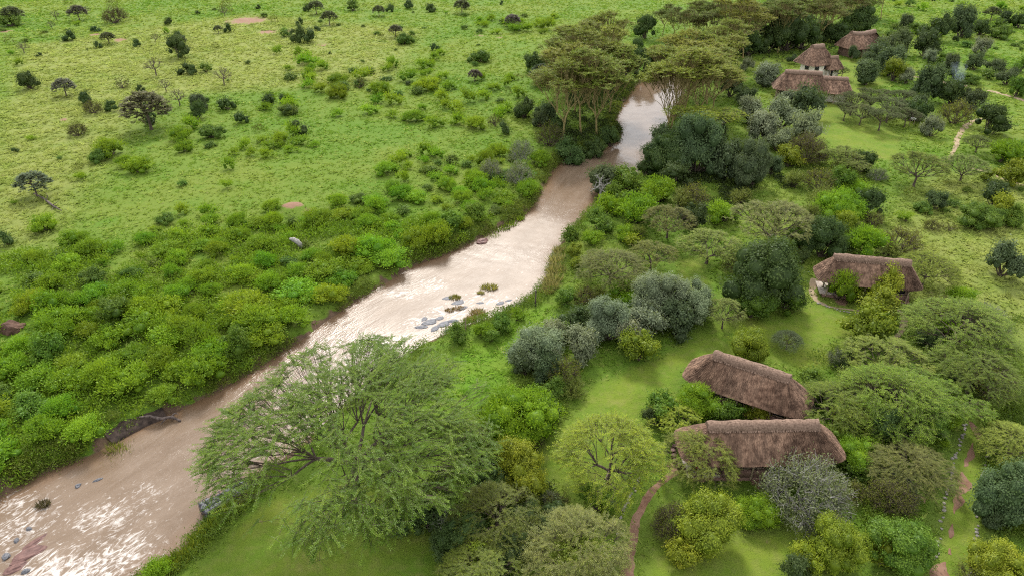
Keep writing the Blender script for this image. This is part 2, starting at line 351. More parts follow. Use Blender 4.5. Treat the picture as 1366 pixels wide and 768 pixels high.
# ------------------------------------------------------------------ water
def build_water():
    pts = []; n_s, n_c = 900, 70
    s = np.concatenate([[0], np.cumsum(np.hypot(*np.diff(CL, axis=0).T))]); cls = smooth_line(resamp(CL, 60), 15)
    # stations packed nearer the camera
    L = line_dist(np.array([0.]), np.array([0.]), cls)
    st = resamp(cls, 4000); dist = np.hypot(st[:, 0], st[:, 1] ) + 5; w = np.cumsum(1 / dist); w = (w - w[0]) / (w[-1] - w[0])
    k = np.interp(np.linspace(0, 1, n_s), w, np.arange(4000)); P = np.stack([np.interp(k, np.arange(4000), st[:, i]) for i in (0, 1)], 1)
    T = np.gradient(P, axis=0); T /= np.linalg.norm(T, axis=1, keepdims=True); Nn = np.stack([-T[:, 1], T[:, 0]], 1)
    off = np.linspace(-17, 17, n_c)
    X = P[:, 0:1] + Nn[:, 0:1] * off; Y = P[:, 1:2] + Nn[:, 1:2] * off
    sd, left = river_sd(X, Y); keep = (sd < 1.2)
    al = np.broadcast_to(np.cumsum(np.concatenate([[0], np.hypot(*np.diff(P, axis=0).T)]))[:, None], X.shape).ravel(); ac = np.broadcast_to(off[None], X.shape).ravel()
    x, y = X.ravel(), Y.ravel()
    foam = np.zeros(x.shape)
    for px, py, rx, ry, kk in FOAM:
        c = at(px, py, WZ); q = mpp(px, py); a = .5
        foam = np.maximum(foam, kk * np.exp(-(((x - c[0]) / (rx * q)) ** 2 + ((y - c[1]) / (ry * q * 1.4)) ** 2)))
    riffle = np.zeros(x.shape)
    for px, py, rx, ry in ((640, 375, 120, 60), (560, 410, 90, 40), (700, 310, 60, 30)):
        c = at(px, py, WZ); q = mpp(px, py); riffle = np.maximum(riffle, np.exp(-(((x - c[0]) / (rx * q)) ** 2 + ((y - c[1]) / (ry * q * 1.9)) ** 2) ** 1.5))
    z = WZ + (fbm(al, ac, .55, 4, 1) - .5) * (.035 + .13 * foam) + (fbm(al * .5, ac * 1.6, 1.1, 3, 6) - .5) * (.03 + .1 * foam)
    z = np.where(sd > -.3, np.minimum(z, WZ + .02), z)
    nr, nc = X.shape; i = (np.arange(nr - 1)[:, None] * nc + np.arange(nc - 1)[None]).ravel(); Q = np.stack([i, i + nc, i + nc + 1, i + 1], 1)
    Q = Q[keep[Q].any(1)]
    used, inv = np.unique(Q, return_inverse=True); Q = inv.reshape(Q.shape)
    # two sheets must not overlap in the bends: keep verts whose nearest centreline station is their own
    V = np.stack([x, y, z], 1)[used]
    b = MB(); b.add(V, Q)
    edge = sstep(2.2, .2, -sd)
    me = b.mesh('river', [WATER], True, dict(foam=foam[used], al=al[used], ac=ac[used], edge=edge[used], riffle=riffle[used], calm=sstep(85, 130, np.hypot(x, y))[used]))
    obj('river', me, kind='structure')
FOAM = [(90, 765, 110, 40, .58), (160, 740, 60, 40, .5), (30, 700, 50, 45, .45), (140, 690, 60, 25, .5), (20, 670, 30, 20, .45), (200, 655, 35, 18, .36), (330, 605, 50, 40, .2),
        (540, 392, 40, 14, .45), (600, 415, 45, 16, .5), (650, 400, 60, 25, .34), (660, 350, 60, 30, .2), (580, 380, 30, 20, .4), (560, 430, 30, 14, .5), (450, 500, 60, 40, .3)]
def water_mat():
    m, t = new_mat('muddy_water')
    cx = N(t, 'ShaderNodeCombineXYZ'); t.links.new(attr(t, 'al'), cx.inputs[0]); t.links.new(attr(t, 'ac'), cx.inputs[1])
    mp = N(t, 'ShaderNodeMapping', Scale=(.32, 1.0, 1)); t.links.new(cx.outputs[0], mp.inputs['Vector']); v = mp.outputs[0]
    dist = N(t, 'ShaderNodeTexNoise', Scale=.9, Detail=3); t.links.new(v, dist.inputs['Vector'])
    va = N(t, 'ShaderNodeVectorMath', operation='MULTIPLY_ADD'); t.links.new(dist.outputs['Color'], va.inputs[0]); va.inputs[1].default_value = (1.1, 1.1, 0); t.links.new(v, va.inputs[2])
    v2 = va.outputs[0]
    n1 = noise(t, v2, .5, 4); n2 = noise(t, v2, 2.2, 6, .68); n3 = noise(t, v2, 6, 4, .6)
    c = mix(t, rng(t, n1, .3, .7), (.112, .075, .047), (.158, .114, .08))
    c = mix(t, rng(t, n2, .5, .75, 0, .4), c, (.185, .143, .11))
    c = mix(t, math_(t, 'MULTIPLY', attr(t, 'edge'), .6), c, (.115, .064, .032))
    vor = N(t, 'ShaderNodeTexVoronoi', Scale=2.6, feature='DISTANCE_TO_EDGE'); t.links.new(v2, vor.inputs['Vector'])
    lace = rng(t, vor.outputs['Distance'], 0, .14, 1, 0); mp2 = N(t, 'ShaderNodeMapping', Scale=(.75, 1.1, 1)); t.links.new(cx.outputs[0], mp2.inputs['Vector']); va2 = N(t, 'ShaderNodeVectorMath', operation='MULTIPLY_ADD'); t.links.new(dist.outputs['Color'], va2.inputs[0]); va2.inputs[1].default_value = (2.2, 2.2, 0); t.links.new(mp2.outputs[0], va2.inputs[2]); fn_ = noise(t, va2.outputs[0], 2.4, 8, .72)
    fm = math_(t, 'ADD', attr(t, 'foam'), math_(t, 'ADD', rng(t, fn_, .3, .7, -.42, .42), math_(t, 'MULTIPLY', lace, .22)))
    ff = rng(t, fm, .42, 1.2); c = mix(t, ff, c, (.74, .72, .7))
    h = math_(t, 'ADD', n2, math_(t, 'MULTIPLY', n3, .45))
    rp = attr(t, 'riffle'); h = math_(t, 'ADD', h, math_(t, 'MULTIPLY', noise(t, v2, 14, 3), .12)); h = math_(t, 'MULTIPLY', h, rng(t, attr(t, 'calm'), 0, 1, 1, .16)); h = math_(t, 'MULTIPLY', h, rng(t, rp, 0, 1, 1, .4)); p = princ(t, c, .12, h, .36, .15, .5); p.inputs['IOR'].default_value = 1.33
    t.links.new(math_(t, 'MULTIPLY', math_(t, 'MAXIMUM', rng(t, attr(t, 'foam'), 0, .5, .22, .5), rng(t, rp, 0, 1, .2, .45)), rng(t, attr(t, 'calm'), 0, 1, 1, .3)), p.inputs['Roughness'])
    return m
WATER = water_mat()
build_water()

# ------------------------------------------------------------------ grass as geometry
def grass_mat():
    m, t = new_mat('grass_blades'); tc = N(t, 'ShaderNodeTexCoord').outputs['Object']; r = attr(t, 'rnd')
    c = grass_colour(t, tc); c = mix(t, rng(t, r, .72, 1), c, (.155, .18, .045))
    hs = N(t, 'ShaderNodeHueSaturation'); t.links.new(c, hs.inputs['Color']); t.links.new(rng(t, r, 0, 1, 1.5, 2.3), hs.inputs['Value'])
    d = N(t, 'ShaderNodeBsdfDiffuse'); tr = N(t, 'ShaderNodeBsdfTranslucent'); t.links.new(hs.outputs[0], d.inputs['Color']); t.links.new(hs.outputs[0], tr.inputs['Color'])
    ms = N(t, 'ShaderNodeMixShader', Fac=.5); t.links.new(d.outputs[0], ms.inputs[1]); t.links.new(tr.outputs[0], ms.inputs[2])
    o = N(t, 'ShaderNodeOutputMaterial'); t.links.new(ms.outputs[0], o.inputs['Surface']); return m
GRASS = grass_mat()
def scatter_pts(n, y0=28, y1=300, power=1.25):
    u = RG.random(n); a = 1 - power + 1
    y = (y0 ** a + u * (y1 ** a - y0 ** a)) ** (1 / a); x = (RG.random(n) * 2 - 1) * halfw(y) * .97
    return x, y
PATH_LINES = []
def build_grass(n, nb):
    x, y = scatter_pts(n); sd, left = river_sd(x, y); lawn, lush, dry, dirt = zones(x, y)
    dens = fbm(x, y, .12, 3, 21) * .6 + fbm(x, y, .7, 2, 22) * .6
    ok = (sd > .5) & (RG.random(n) < np.clip(dens * 1.5 - .25, .1, 1)) & (RG.random(n) > lawn * .5) & (dirt + RG.normal(0, .12, n) < .4)
    for L, w in PATH_LINES: ok &= line_dist(x, y, L)[0] > w
    x, y, lawn, lush, dry = x[ok], y[ok], lawn[ok], lush[ok], dry[ok]; m = len(x); z = ground_z(x, y)
    d = np.hypot(x, y); hgt = (.10 + .24 * RG.random(m) ** 1.8) * (1 + .45 * dry + .4 * lush) * (1 - .75 * lawn) * (.8 + d / 400); tone = RG.random(m)
    rad = hgt * (.35 + .3 * RG.random(m))
    ang = RG.random((m, nb)) * 2 * pi; lean = 1.0 + 2.0 * RG.random((m, nb)); bl = hgt[:, None] * (.6 + .5 * RG.random((m, nb)))
    bx = x[:, None] + np.cos(ang) * rad[:, None] * .4; by = y[:, None] + np.sin(ang) * rad[:, None] * .4; bz = np.broadcast_to(z[:, None] - .03, bx.shape)
    tip = np.stack([bx + np.cos(ang) * lean * rad[:, None] * 1.5, by + np.sin(ang) * lean * rad[:, None] * 1.5, bz + bl], -1)
    wv = (.028 + .0008 * d)[:, None] * (1 - .3 * lawn[:, None]) * (.7 + .6 * RG.random((m, nb)))
    sx, sy = -np.sin(ang + .5) * wv, np.cos(ang + .5) * wv
    V = np.stack([np.stack([bx - sx, by - sy, bz], -1), np.stack([bx + sx, by + sy, bz], -1), tip], 2).reshape(-1, 3)
    b = MB(); b.add(V, np.arange(len(V)).reshape(-1, 3), 0, np.repeat(tone, nb))
    rep = lambda a: np.repeat(a, nb * 3)
    me = b.mesh('grass', [GRASS], False, dict(lawn=rep(lawn), lush=rep(lush), dry=rep(dry)))
    obj('grass', me, label='green and straw coloured grass tufts covering the savanna and banks', cat='grass', kind='stuff')

# ------------------------------------------------------------------ paths, dirt
def strip(name, line_px, wpx, m, lift=.025, wob=.35, n=8, z=0.0, clear=True):
    L = smooth_line([at(a, b, z)[:2] for a, b in line_px], n); T = np.gradient(L, axis=0); T /= np.linalg.norm(T, axis=1, keepdims=True) + 1e-9
    Nn = np.stack([-T[:, 1], T[:, 0]], 1); cum = np.concatenate([[0], np.cumsum(np.hypot(*np.diff(L, axis=0).T))])
    w = np.interp(np.linspace(0, 1, len(L)), np.linspace(0, 1, len(wpx)), wpx) * .5
    wl = w * (1 + wob * 2 * (fbm(cum, cum * 0, .9, 3, 2) - .5) * 2); wr = w * (1 + wob * 2 * (fbm(cum, cum * 0, .9, 3, 5) - .5) * 2)
    k = np.linspace(0, 1, 7); P = L[:, None] + Nn[:, None] * (wl[:, None] * (1 - k) - wr[:, None] * k)[..., None]
    zz = ground_z(P[..., 0], P[..., 1]) + lift - .05 * (np.abs(k - .5) * 2)[None] ** 4
    V = np.dstack([P, zz]); nr, nc = zz.shape; i = (np.arange(nr - 1)[:, None] * nc + np.arange(nc - 1)[None]).ravel()
    b = MB(); b.add(V.reshape(-1, 3), np.stack([i, i + 1, i + nc + 1, i + nc], 1))
    if clear: PATH_LINES.append((L, float(np.mean(w)) * .45))
    return obj(name, b.mesh(name, [m], True), kind='structure')
strip('footpath', [(834, 800), (838, 768), (842, 735), (848, 700), (860, 668), (884, 642), (905, 627)], [1.0, 1.05, .95, .75, .65, .8], PATHM)
strip('footpath', [(1086, 372), (1083, 392), (1100, 407), (1130, 413), (1165, 417), (1195, 414), (1206, 426), (1203, 441), (1194, 452)], [.9, 1.0, .45, .35, .4, .8, .9, .6], SANDM)
strip('footpath', [(1266, 212), (1275, 196), (1277, 187), (1285, 172), (1300, 162), (1318, 157), (1325, 150), (1321, 140)], [.7, 1.0, 1.3, 1.4, 1.6, 1.5, 1.2], SANDM)
strip('footpath', [(1318, 121), (1340, 127), (1360, 133), (1385, 140), (1420, 150)], [1.4, 1.6, 1.3], SANDM)
strip('footpath', [(1200, 100), (1222, 104), (1247, 108), (1268, 113), (1290, 116)], [2.6, 1.8, 2.4, 2.2], SANDM)
strip('footpath', [(1295, 222), (1318, 228), (1340, 238), (1366, 246)], [.8, .6, .5], SANDM)
for pl, wp in (([(1293, 557), (1300, 566), (1305, 578), (1306, 584)], [.2, .7, .6, .1]), ([(1299, 588), (1296, 602), (1290, 615), (1287, 620)], [.1, .5, .6, .1]),
               ([(1284, 628), (1286, 640), (1283, 652), (1277, 664), (1273, 685)], [.2, 1.1, .7, 1.0, .1]), ([(1271, 698), (1270, 708), (1268, 716)], [.1, .5, .1]),
               ([(1262, 748), (1255, 760), (1246, 778)], [.2, 1.3, 1.0]), ([(1268, 730), (1268, 738)], [.2, .3])):
    strip('bare_earth', pl, wp, PATHM, .03, .5, clear=True)

# ------------------------------------------------------------------ plants: shapes (unit radius 1 unless said)
def rdir(r, n):
    v = r.normal(size=(n, 3)); return v / np.linalg.norm(v, axis=1, keepdims=True)
def dome_pts(r, n, lo=.0, zs=1.0):
    v = rdir(r, n); v[:, 2] = np.abs(v[:, 2]) ** .85; v /= np.linalg.norm(v, axis=1, keepdims=True); v[:, 2] = lo + v[:, 2] * zs; return v
def kmeans(P, k, r, it=4):
    C = P[r.choice(len(P), k, replace=False)].copy()
    for _ in range(it):
        a = ((P[:, None] - C[None]) ** 2).sum(2).argmin(1)
        for j in range(k):
            if (a == j).any(): C[j] = P[a == j].mean(0)
    a = ((P[:, None] - C[None]) ** 2).sum(2).argmin(1); return C, a

def _ico():
    import bmesh
    bm = bmesh.new(); bmesh.ops.create_icosphere(bm, subdivisions=2, radius=1); V = np.array([v.co[:] for v in bm.verts]); Fc = np.array([[v.index for v in f.verts] for f in bm.faces]); bm.free(); return V, Fc
ICO = _ico()
def puff_bush(seed, nclump, nleaf, lsize, zs=1.15, crad=(.17, .34), lw=.55, up=.35, core=.8, spiky=0.0):
    """dense leafy bush built of rounded clumps of leaves; stems inside"""
    r = np.random.default_rng(seed); lv, st = MB(), MB()
    C = dome_pts(r, nclump, .12, zs) ; C *= (.36 + .5 * r.random((nclump, 1)) ** .8); C[:, 2] += .14
    C[:, :2] *= 1 + .28 * (r.random((nclump, 1)) - .5); rc = crad[0] + (crad[1] - crad[0]) * r.random(nclump); tone = r.random(nclump)
    # opaque darker core added in every clump to block light; faceted, hidden under leaves
    for j in range(nclump):
        Vc, Fc = ICO; q = Vc * (rc[j] * core) * (1 + .28 * (r.random((len(Vc), 1)) - .5)); q[:, 2] *= .85; q = q + C[j]; q[:, 2] = np.maximum(q[:, 2], .0); lv.add(q, Fc, 0, tone[j] * .35 + .2 * r.random(len(Fc)))
    per = 16 if nleaf > 1000 else 7; ns = nleaf // per; sc = r.choice(nclump, ns, p=rc ** 2 / (rc ** 2).sum()); d = rdir(r, ns); d[:, 2] = np.where(d[:, 2] < -.3, -d[:, 2], d[:, 2])
    lump = 1 + .22 * np.sin(d[:, 0] * 7 + sc) * np.sin(d[:, 1] * 6 + 2 * sc) * np.cos(d[:, 2] * 6 + sc)
    SP_ = C[sc] + d * (rc[sc] * lump * (.74 + .36 * r.random(ns) ** .7))[:, None] * np.array([1, 1, .85]); stone = r.random(ns)      # twig ends, each with its own rosette of leaves
    i = np.repeat(np.arange(ns), per); n = len(i); sr = lsize * 1.15; P = SP_[i] + r.normal(0, sr, (n, 3)) * np.array([1, 1, .6]); P[:, 2] += .4 * sr; ok = P[:, 2] > .03; P, i = P[ok], i[ok]; n = len(P); dd = d[i]; q = (P - SP_[i]) / sr
    Nn = dd * .95 + rdir(r, n) * .32 + np.array([0, 0, .35]) + q * .15; Nn /= np.linalg.norm(Nn, axis=1, keepdims=True); D = q + rdir(r, n) * .5 + dd * (.2 + spiky) + np.array([0, 0, spiky * .8]); D -= (1 - .6 * min(spiky, 1)) * Nn * (D * Nn).sum(1, keepdims=True) * .85
    lv.leaves(P, D, Nn, lsize * (.75 + .6 * r.random(n)), lsize * lw * (.75 + .6 * r.random(n)), 0, np.clip(tone[sc[i]] * .35 + stone[i] * .45 + r.random(n) * .2, 0, 1))
    k = min(nclump, 14); b0 = np.c_[r.normal(0, .07, (k, 2)), np.full(k, -.05)]; mid = b0 + (C[:k] - b0) * .5 + r.normal(0, .05, (k, 3))
    st.segs(b0, mid, .035, .022, 4); st.segs(mid, C[:k], .022, .008, 4)
    return lv, st
def shoot_bush(seed, nsh, nlf, lsize, zs=1.0, slen=.34, up=.55, spread=.45, lw=.42):
    """feathery bush: many leafy shoots that point up and out"""
    r = np.random.default_rng(seed); lv, st = MB(), MB()
    nl = max(5, nsh // 26); lobe = dome_pts(r, nl, 0, .9) * np.array([.66, .66, .6]) * (.5 + .6 * r.random((nl, 1))); lr = .26 + .2 * r.random(nl)
    a = dome_pts(r, nsh, 0, 1.0); li = r.integers(0, nl, nsh); B = lobe[li] + a * (lr[li] * (.45 + .5 * r.random(nsh) ** .6))[:, None] * np.array([1, 1, zs]); B[:, 2] = np.maximum(B[:, 2], .06)
    D = a * .75 + np.array([0, 0, up]) + rdir(r, nsh) * spread; D /= np.linalg.norm(D, axis=1, keepdims=True); ln = slen * (.6 + .7 * r.random(nsh))
    t = (np.arange(nlf) + .4) / nlf; side = np.where(np.arange(nlf) % 2, 1., -1.)
    P = B[:, None] + D[:, None] * (ln[:, None] * t)[..., None]; P[..., 2] -= (.12 * ln[:, None] * t ** 2)
    S = np.cross(D, rdir(r, nsh) * .5 + np.array([0, 0, 1.])); S /= np.linalg.norm(S, axis=1, keepdims=True)
    LD = S[:, None] * side[None, :, None] * 1.0 + D[:, None] * .45 + r.normal(0, .25, (nsh, nlf, 3)); NN = rdir(r, nsh * nlf) * .5 + np.array([0, 0, 1.])
    tone = r.random(nl)[li] * .4 + r.random(nsh) * .3
    m = nsh * nlf; lv.leaves(P.reshape(-1, 3), LD.reshape(-1, 3), NN, lsize * (.6 + .7 * r.random(m)), lsize * lw, 0, np.clip(np.repeat(tone, nlf) + r.random(m) * .3, 0, 1))
    k = min(nsh, 60); st.segs(np.c_[r.normal(0, .08, (k, 2)), np.full(k, -.05)], B[:k], .02, .006, 3)
    return lv, st
def twig_bush(seed, ntw, nleaf, lsize, zs=1.0):
    """open bush whose pale twigs show between the leaves"""
    r = np.random.default_rng(seed); lv, st = MB(), MB()
    tg = dome_pts(r, ntw, .1, zs) * (.55 + .45 * r.random((ntw, 1)) ** .5); tg[:, 2] += .05
    C, a = kmeans(tg, 12, r); b0 = np.c_[r.normal(0, .1, (12, 2)), np.full(12, -.05)]; M = b0 + (C - b0) * .7; mid = b0 + (M - b0) * .5 + r.normal(0, .06, (12, 3))
    st.segs(b0, mid, .04, .028, 5); st.segs(mid, M, .028, .016, 4); q = M[a] + (tg - M[a]) * .5 + r.normal(0, .05, tg.shape); st.segs(M[a], q, .012, .008, 3); st.segs(q, tg, .008, .003, 3)
    e = tg[r.integers(0, ntw, ntw)]; f = e + (rdir(r, ntw) * .8 + np.array([0, 0, .3])) * .2; st.segs(e, f, .006, .002, 3)
    bp = np.concatenate([e, tg, q]); i = r.integers(0, len(bp), nleaf); P = bp[i] + r.normal(0, .075, (nleaf, 3)); P[:, 2] = np.maximum(P[:, 2], .04)
    tone = r.random(len(bp)); lv.leaves(P, rdir(r, nleaf), rdir(r, nleaf) + np.array([0, 0, .6]), lsize * (.6 + .8 * r.random(nleaf)), lsize * .5, 0, tone[i] * .5 + .5 * r.random(nleaf))
    return lv, st

def acacia(seed, height, radius, thick, ntarget, ks, twl, ntw, nlf, leaf, r0, fork=.35, plates=0, droop=.3, gap=.0, lean=(0, 0), lw=.36, bark_n=7, up=.12, twig_r=.012):
    """branching thorn tree in metres: trunk, forked limbs, wide crown of leafy sprays"""
    r = np.random.default_rng(seed); lv, st = MB(), MB(); lean = np.array(lean, float)
    if plates:
        pc = np.c_[r.normal(0, 1, (plates, 2)), r.random(plates)]; ang = np.arange(plates) * 2.4 + r.random(plates) * .8; rr = radius * np.sqrt((np.arange(plates) + .3) / plates) * .82
        pc[:, 0] = np.cos(ang) * rr; pc[:, 1] = np.sin(ang) * rr; pc[:, 2] = height - thick * (.05 + .95 * (r.random(plates) * .55 + .45 * (rr / radius) ** 1.5))
        pr = radius * (.26 + .2 * r.random(plates)); i = r.integers(0, plates, ntarget); a = r.random(ntarget) * 2 * pi; q = np.sqrt(r.random(ntarget))
        T = np.c_[pc[i, 0] + np.cos(a) * q * pr[i], pc[i, 1] + np.sin(a) * q * pr[i], pc[i, 2] - pr[i] * .22 * q ** 2 + r.normal(0, radius * .02, ntarget)]
    else:
        n = int(ntarget * (1 + gap * 2)); a = r.random(n) * 2 * pi; q = np.sqrt(r.random(n)); env = radius * (.82 + .3 * fbm(np.cos(a) * 1.6 + seed, np.sin(a) * 1.6, 1.0, 2, seed % 7))
        T = np.c_[np.cos(a) * q * env, np.sin(a) * q * env, height - thick * (q ** 2.2) - thick * .55 * r.random(n) ** 1.6]
        if gap: T = T[np.argsort(-fbm(T[:, 0], T[:, 1], 3.2 / radius, 2, seed % 9) + r.random(n) * .16)[:ntarget]]
    ntarget = len(T); T[:, :2] += lean
    fz = height * fork; fk = np.array([lean[0] * .3, lean[1] * .3, fz]); lv_pos = [T]; assign = []
    P = T
    for k in reversed(ks):
        C, a = kmeans(P, k, r); assign.append(a); P = C; lv_pos.append(C)
    nlev = len(ks); pos = [None] * (nlev + 1); pos[0] = T
    for j in range(1, nlev + 1):
        f = (nlev + 1 - j) / (nlev + 1); f = f ** .75; c = lv_pos[j]
        pos[j] = fk + (c - fk) * np.array([f, f, f * .97]); pos[j][:, 2] -= (1 - f) * .12 * (height - fz)
    cnt = np.ones(ntarget); rt = r0 / ntarget ** .43
    for j in range(nlev + 1):
        par = pos[j + 1][assign[j]] if j < nlev else np.broadcast_to(fk, pos[j].shape)
        rad = np.minimum(rt * cnt ** .43, r0 * .8); ncnt = np.zeros(len(pos[j + 1]) if j < nlev else 1); np.add.at(ncnt, assign[j] if j < nlev else np.zeros(len(cnt), int), cnt)
        prad = np.minimum(rad * 1.25, r0)
        bow = (pos[j] - par); mid = par + bow * .5; mid[:, 2] += np.linalg.norm(bow, axis=1) * (up if j else .03); mid += r.normal(0, .05, mid.shape) * np.linalg.norm(bow, axis=1, keepdims=True)
        sides = [3, 4, 5, 6, 7][min(j + (1 if rad.mean() > .04 else 0), 4)]
        tgt = lv if (j == 0) else st
        rd0 = np.maximum(rad, twig_r)
        for k0, k1 in ((0, .34), (.34, .67), (.67, 1)):
            bz = lambda s: par * (1 - s) ** 2 + mid * 2 * s * (1 - s) + pos[j] * s * s
            e = (bz(k1) - bz(k0)) * .06
            tgt.segs(bz(k0) - e, bz(k1) + e, np.maximum(prad + (rd0 - prad) * k0, twig_r), np.maximum(prad + (rd0 - prad) * k1, twig_r * .8), sides, 1 if j == 0 else 0)
        cnt = ncnt
    tz = np.linspace(-.25, fz, 9); k = tz / max(fz, .1); wig = np.c_[np.sin(k * 3 + seed) * .04 * fz, np.cos(k * 2.3 + seed) * .04 * fz] - np.array([[np.sin(3. + seed), np.cos(2.3 + seed)]]) * .04 * fz * np.clip(k, 0, 1)[:, None]
    st.tube(np.c_[np.clip(k, 0, 1)[:, None] * lean * .3 + wig, tz], r0 * (1.0 + .55 * np.exp(-np.maximum(tz, 0) * 2.2 / max(r0 * 4, .2)) - .12 * k), bark_n + 2)
    # sprays of leaflets
    out = T - np.array([lean[0] * .6, lean[1] * .6, 0]); out[:, 2] = 0; out /= np.linalg.norm(out, axis=1, keepdims=True) + 1e-6
    TT = np.repeat(T, ntw, 0); D = np.repeat(out, ntw, 0) * .75 + r.normal(0, .75, TT.shape) * np.array([1, 1, .28]) ; q = np.hypot(TT[:, 0] - lean[0], TT[:, 1] - lean[1]) / radius
    D[:, 2] += up * 1.4 - droop * q ** 2; D /= np.linalg.norm(D, axis=1, keepdims=True); m = len(TT); ln = twl * (.55 + .8 * r.random(m)); TT = TT - D * (ln * .35)[:, None]
    t = (np.arange(nlf) + .5) / nlf; sd = np.where(np.arange(nlf) % 2, 1., -1.)
    P = TT[:, None] + D[:, None] * (ln[:, None] * t)[..., None]; P[..., 2] -= droop * .35 * ln[:, None] * t ** 2
    S = np.cross(D, [0, 0, 1.]); S /= np.linalg.norm(S, axis=1, keepdims=True) + 1e-6
    LD = S[:, None] * sd[None, :, None] * .85 + D[:, None] * .65 + r.normal(0, .14, (m, nlf, 3)) * np.array([1, 1, .8]); NN = np.array([0, 0, 1.]) + r.normal(0, .28, (m * nlf, 3))
    tone = np.repeat(r.random(ntarget), ntw) * .3 + r.random(m) * .6; k = m * nlf
    lv.leaves(P.reshape(-1, 3), LD.reshape(-1, 3), NN, leaf * (.65 + .6 * r.random(k)), leaf * lw * (.7 + .6 * r.random(k)), 0, np.clip(np.repeat(tone, nlf) + r.random(k) * .1, 0, 1))
    lv.segs(TT, TT + D * (ln * .9)[:, None], twig_r * .8, twig_r * .3, 3, 1)
    return lv, st

PROTO = {}
def proto(key, fn, leafmat=None, bark=None):
    if key not in PROTO:
        lv, st = fn(); bark = bark or BARK
        PROTO[key] = (lv.mesh('foliage_' + '_'.join(map(str, key)), [leafmat or LEAF, bark]), st.mesh('stems_' + '_'.join(map(str, key)), [bark], True))
    return PROTO[key]
LODS = {0: (11, 480, .18), 1: (22, 3000, .095), 2: (44, 15000, .05)}
def bush_meshes(shape, lod, v):
    nc, nl, ls = LODS[lod]; sd = 100 * lod + v * 7 + 3
    if shape == 'puff': return proto((shape, lod, v), lambda: puff_bush(sd, nc, nl, ls, crad=(.17, .34) if lod else (.3, .45)))
    if shape == 'fluff': return proto((shape, lod, v), lambda: puff_bush(sd + 13, [10, 19, 40][lod], [460, 2800, 13000][lod], [.19, .105, .055][lod], 1.0, (.2, .4), .42, core=.68, spiky=.7))
    if shape == 'cloud': return proto((shape, lod, v), lambda: puff_bush(sd + 31, nc if lod else 16, int(nl * 1.15), ls, 1.2, (.19, .33) if lod else (.32, .46), .65, .5))
    if shape == 'low': return proto((shape, lod, v), lambda: puff_bush(sd + 57, nc, nl, ls, .8))
    if shape == 'shoot': return proto((shape, lod, v), lambda: shoot_bush(sd, [60, 300, 1100][lod], [8, 10, 12][lod], [.15, .085, .055][lod]))
    if shape == 'twig': return proto((shape, lod, v), lambda: twig_bush(sd, [60, 220, 700][lod], [260, 1700, 7500][lod], [.15, .08, .045][lod]), None, BARK)
    if shape == 'pale': return proto((shape, lod, v), lambda: twig_bush(sd + 5, [50, 200, 480][lod], [300, 2200, 9500][lod], [.14, .08, .05][lod]), None, PALE)

# kind -> shape, leaf colour, name, category, description, height/width
KINDS = {
    'B': ('fluff', (0.145, 0.235, 0.014), 'green_bush', 'bush', 'bright green fluffy bush', .6),
    'Y': ('puff', (0.16, 0.195, 0.015), 'leafy_bush', 'bush', 'yellow-green leafy bush', .7),
    'M': ('puff', (0.085, 0.145, 0.015), 'leafy_bush', 'bush', 'mid green dense leafy bush', .66),
    'D': ('puff', (0.05, 0.078, 0.02), 'dark_bush', 'bush', 'dark green dense bush', .68),
    'G': ('cloud', (0.175, 0.205, 0.115), 'olive_tree', 'tree', 'grey-green olive tree with puffy crown', .8),
    'S': ('cloud', (0.072, 0.1, 0.04), 'olive_tree', 'tree', 'dark grey-green tree with dense crown', .8),
    'O': ('twig', (0.115, 0.13, 0.022), 'thorn_bush', 'bush', 'olive brown twiggy thorn bush', .65),
    'L': ('shoot', (0.125, 0.155, 0.024), 'thorn_bush', 'bush', 'olive green feathery thorn bush', .6),
    'P': ('pale', (0.11, 0.135, 0.06), 'twiggy_bush', 'bush', 'grey bush with pale bare twigs showing', .7),
    'C': ('low', (0.08, 0.13, 0.018), 'low_bush', 'bush', 'low spreading green bush', .5),
}
PLACES = [("beside the thatched cottage with the stone porch", (1010, 600)), ("beside the thatched cottage set askew on the lawn", (985, 505)), ("beside the thatched cottage with the curving footpath", (1150, 365)),
          ("near the long thatched lodge", (1080, 110)), ("near the round white-walled hut", (1100, 80)), ("near the thatched hut beyond the lodge", (1150, 55)), ("beside the stone-edged track", (1285, 650)),
          ("beside the red-brown footpath", (845, 720)), ("by the river bend under the fever trees", (850, 225)), ("on the bank above the river rocks", (700, 430)), ("near the white notice board", (1216, 163)),
          ("along the sandy winding path", (1300, 170)), ("next to the broad acacia on the lawn", (600, 690)), ("in the pale tall grass", (1290, 310)), ("on the wooded slope above the river", (880, 310)),
          ("by the smoking fire in the clearing", (1265, 105)), ("among the riverside fever trees", (960, 120)), ("on the lawn behind the olive trees", (880, 450)), ("in the thicket below the sandy path", (1120, 230))]
PLW = [(t, at(*p)[:2]) for t, p in PLACES]
USED = {}
def place_words(p): return min(PLW, key=lambda q: (q[1][0] - p[0]) ** 2 + (q[1][1] - p[1]) ** 2)[0]
def emit_tree(name, cat, label, group, mf, ms, loc, rz, scale, color, parts=True, leaf_name='crown', stem_name='trunk', stem_rnd=None):
    if not parts:
        return obj(name, mf, None, loc, rz, scale, color, label, cat, group)
    e = obj(name, None, None, loc, rz, scale, None, label, cat, group)
    obj(stem_name, ms, e); obj(leaf_name, mf, e, color=color); return e
SEEN_LABELS = {}
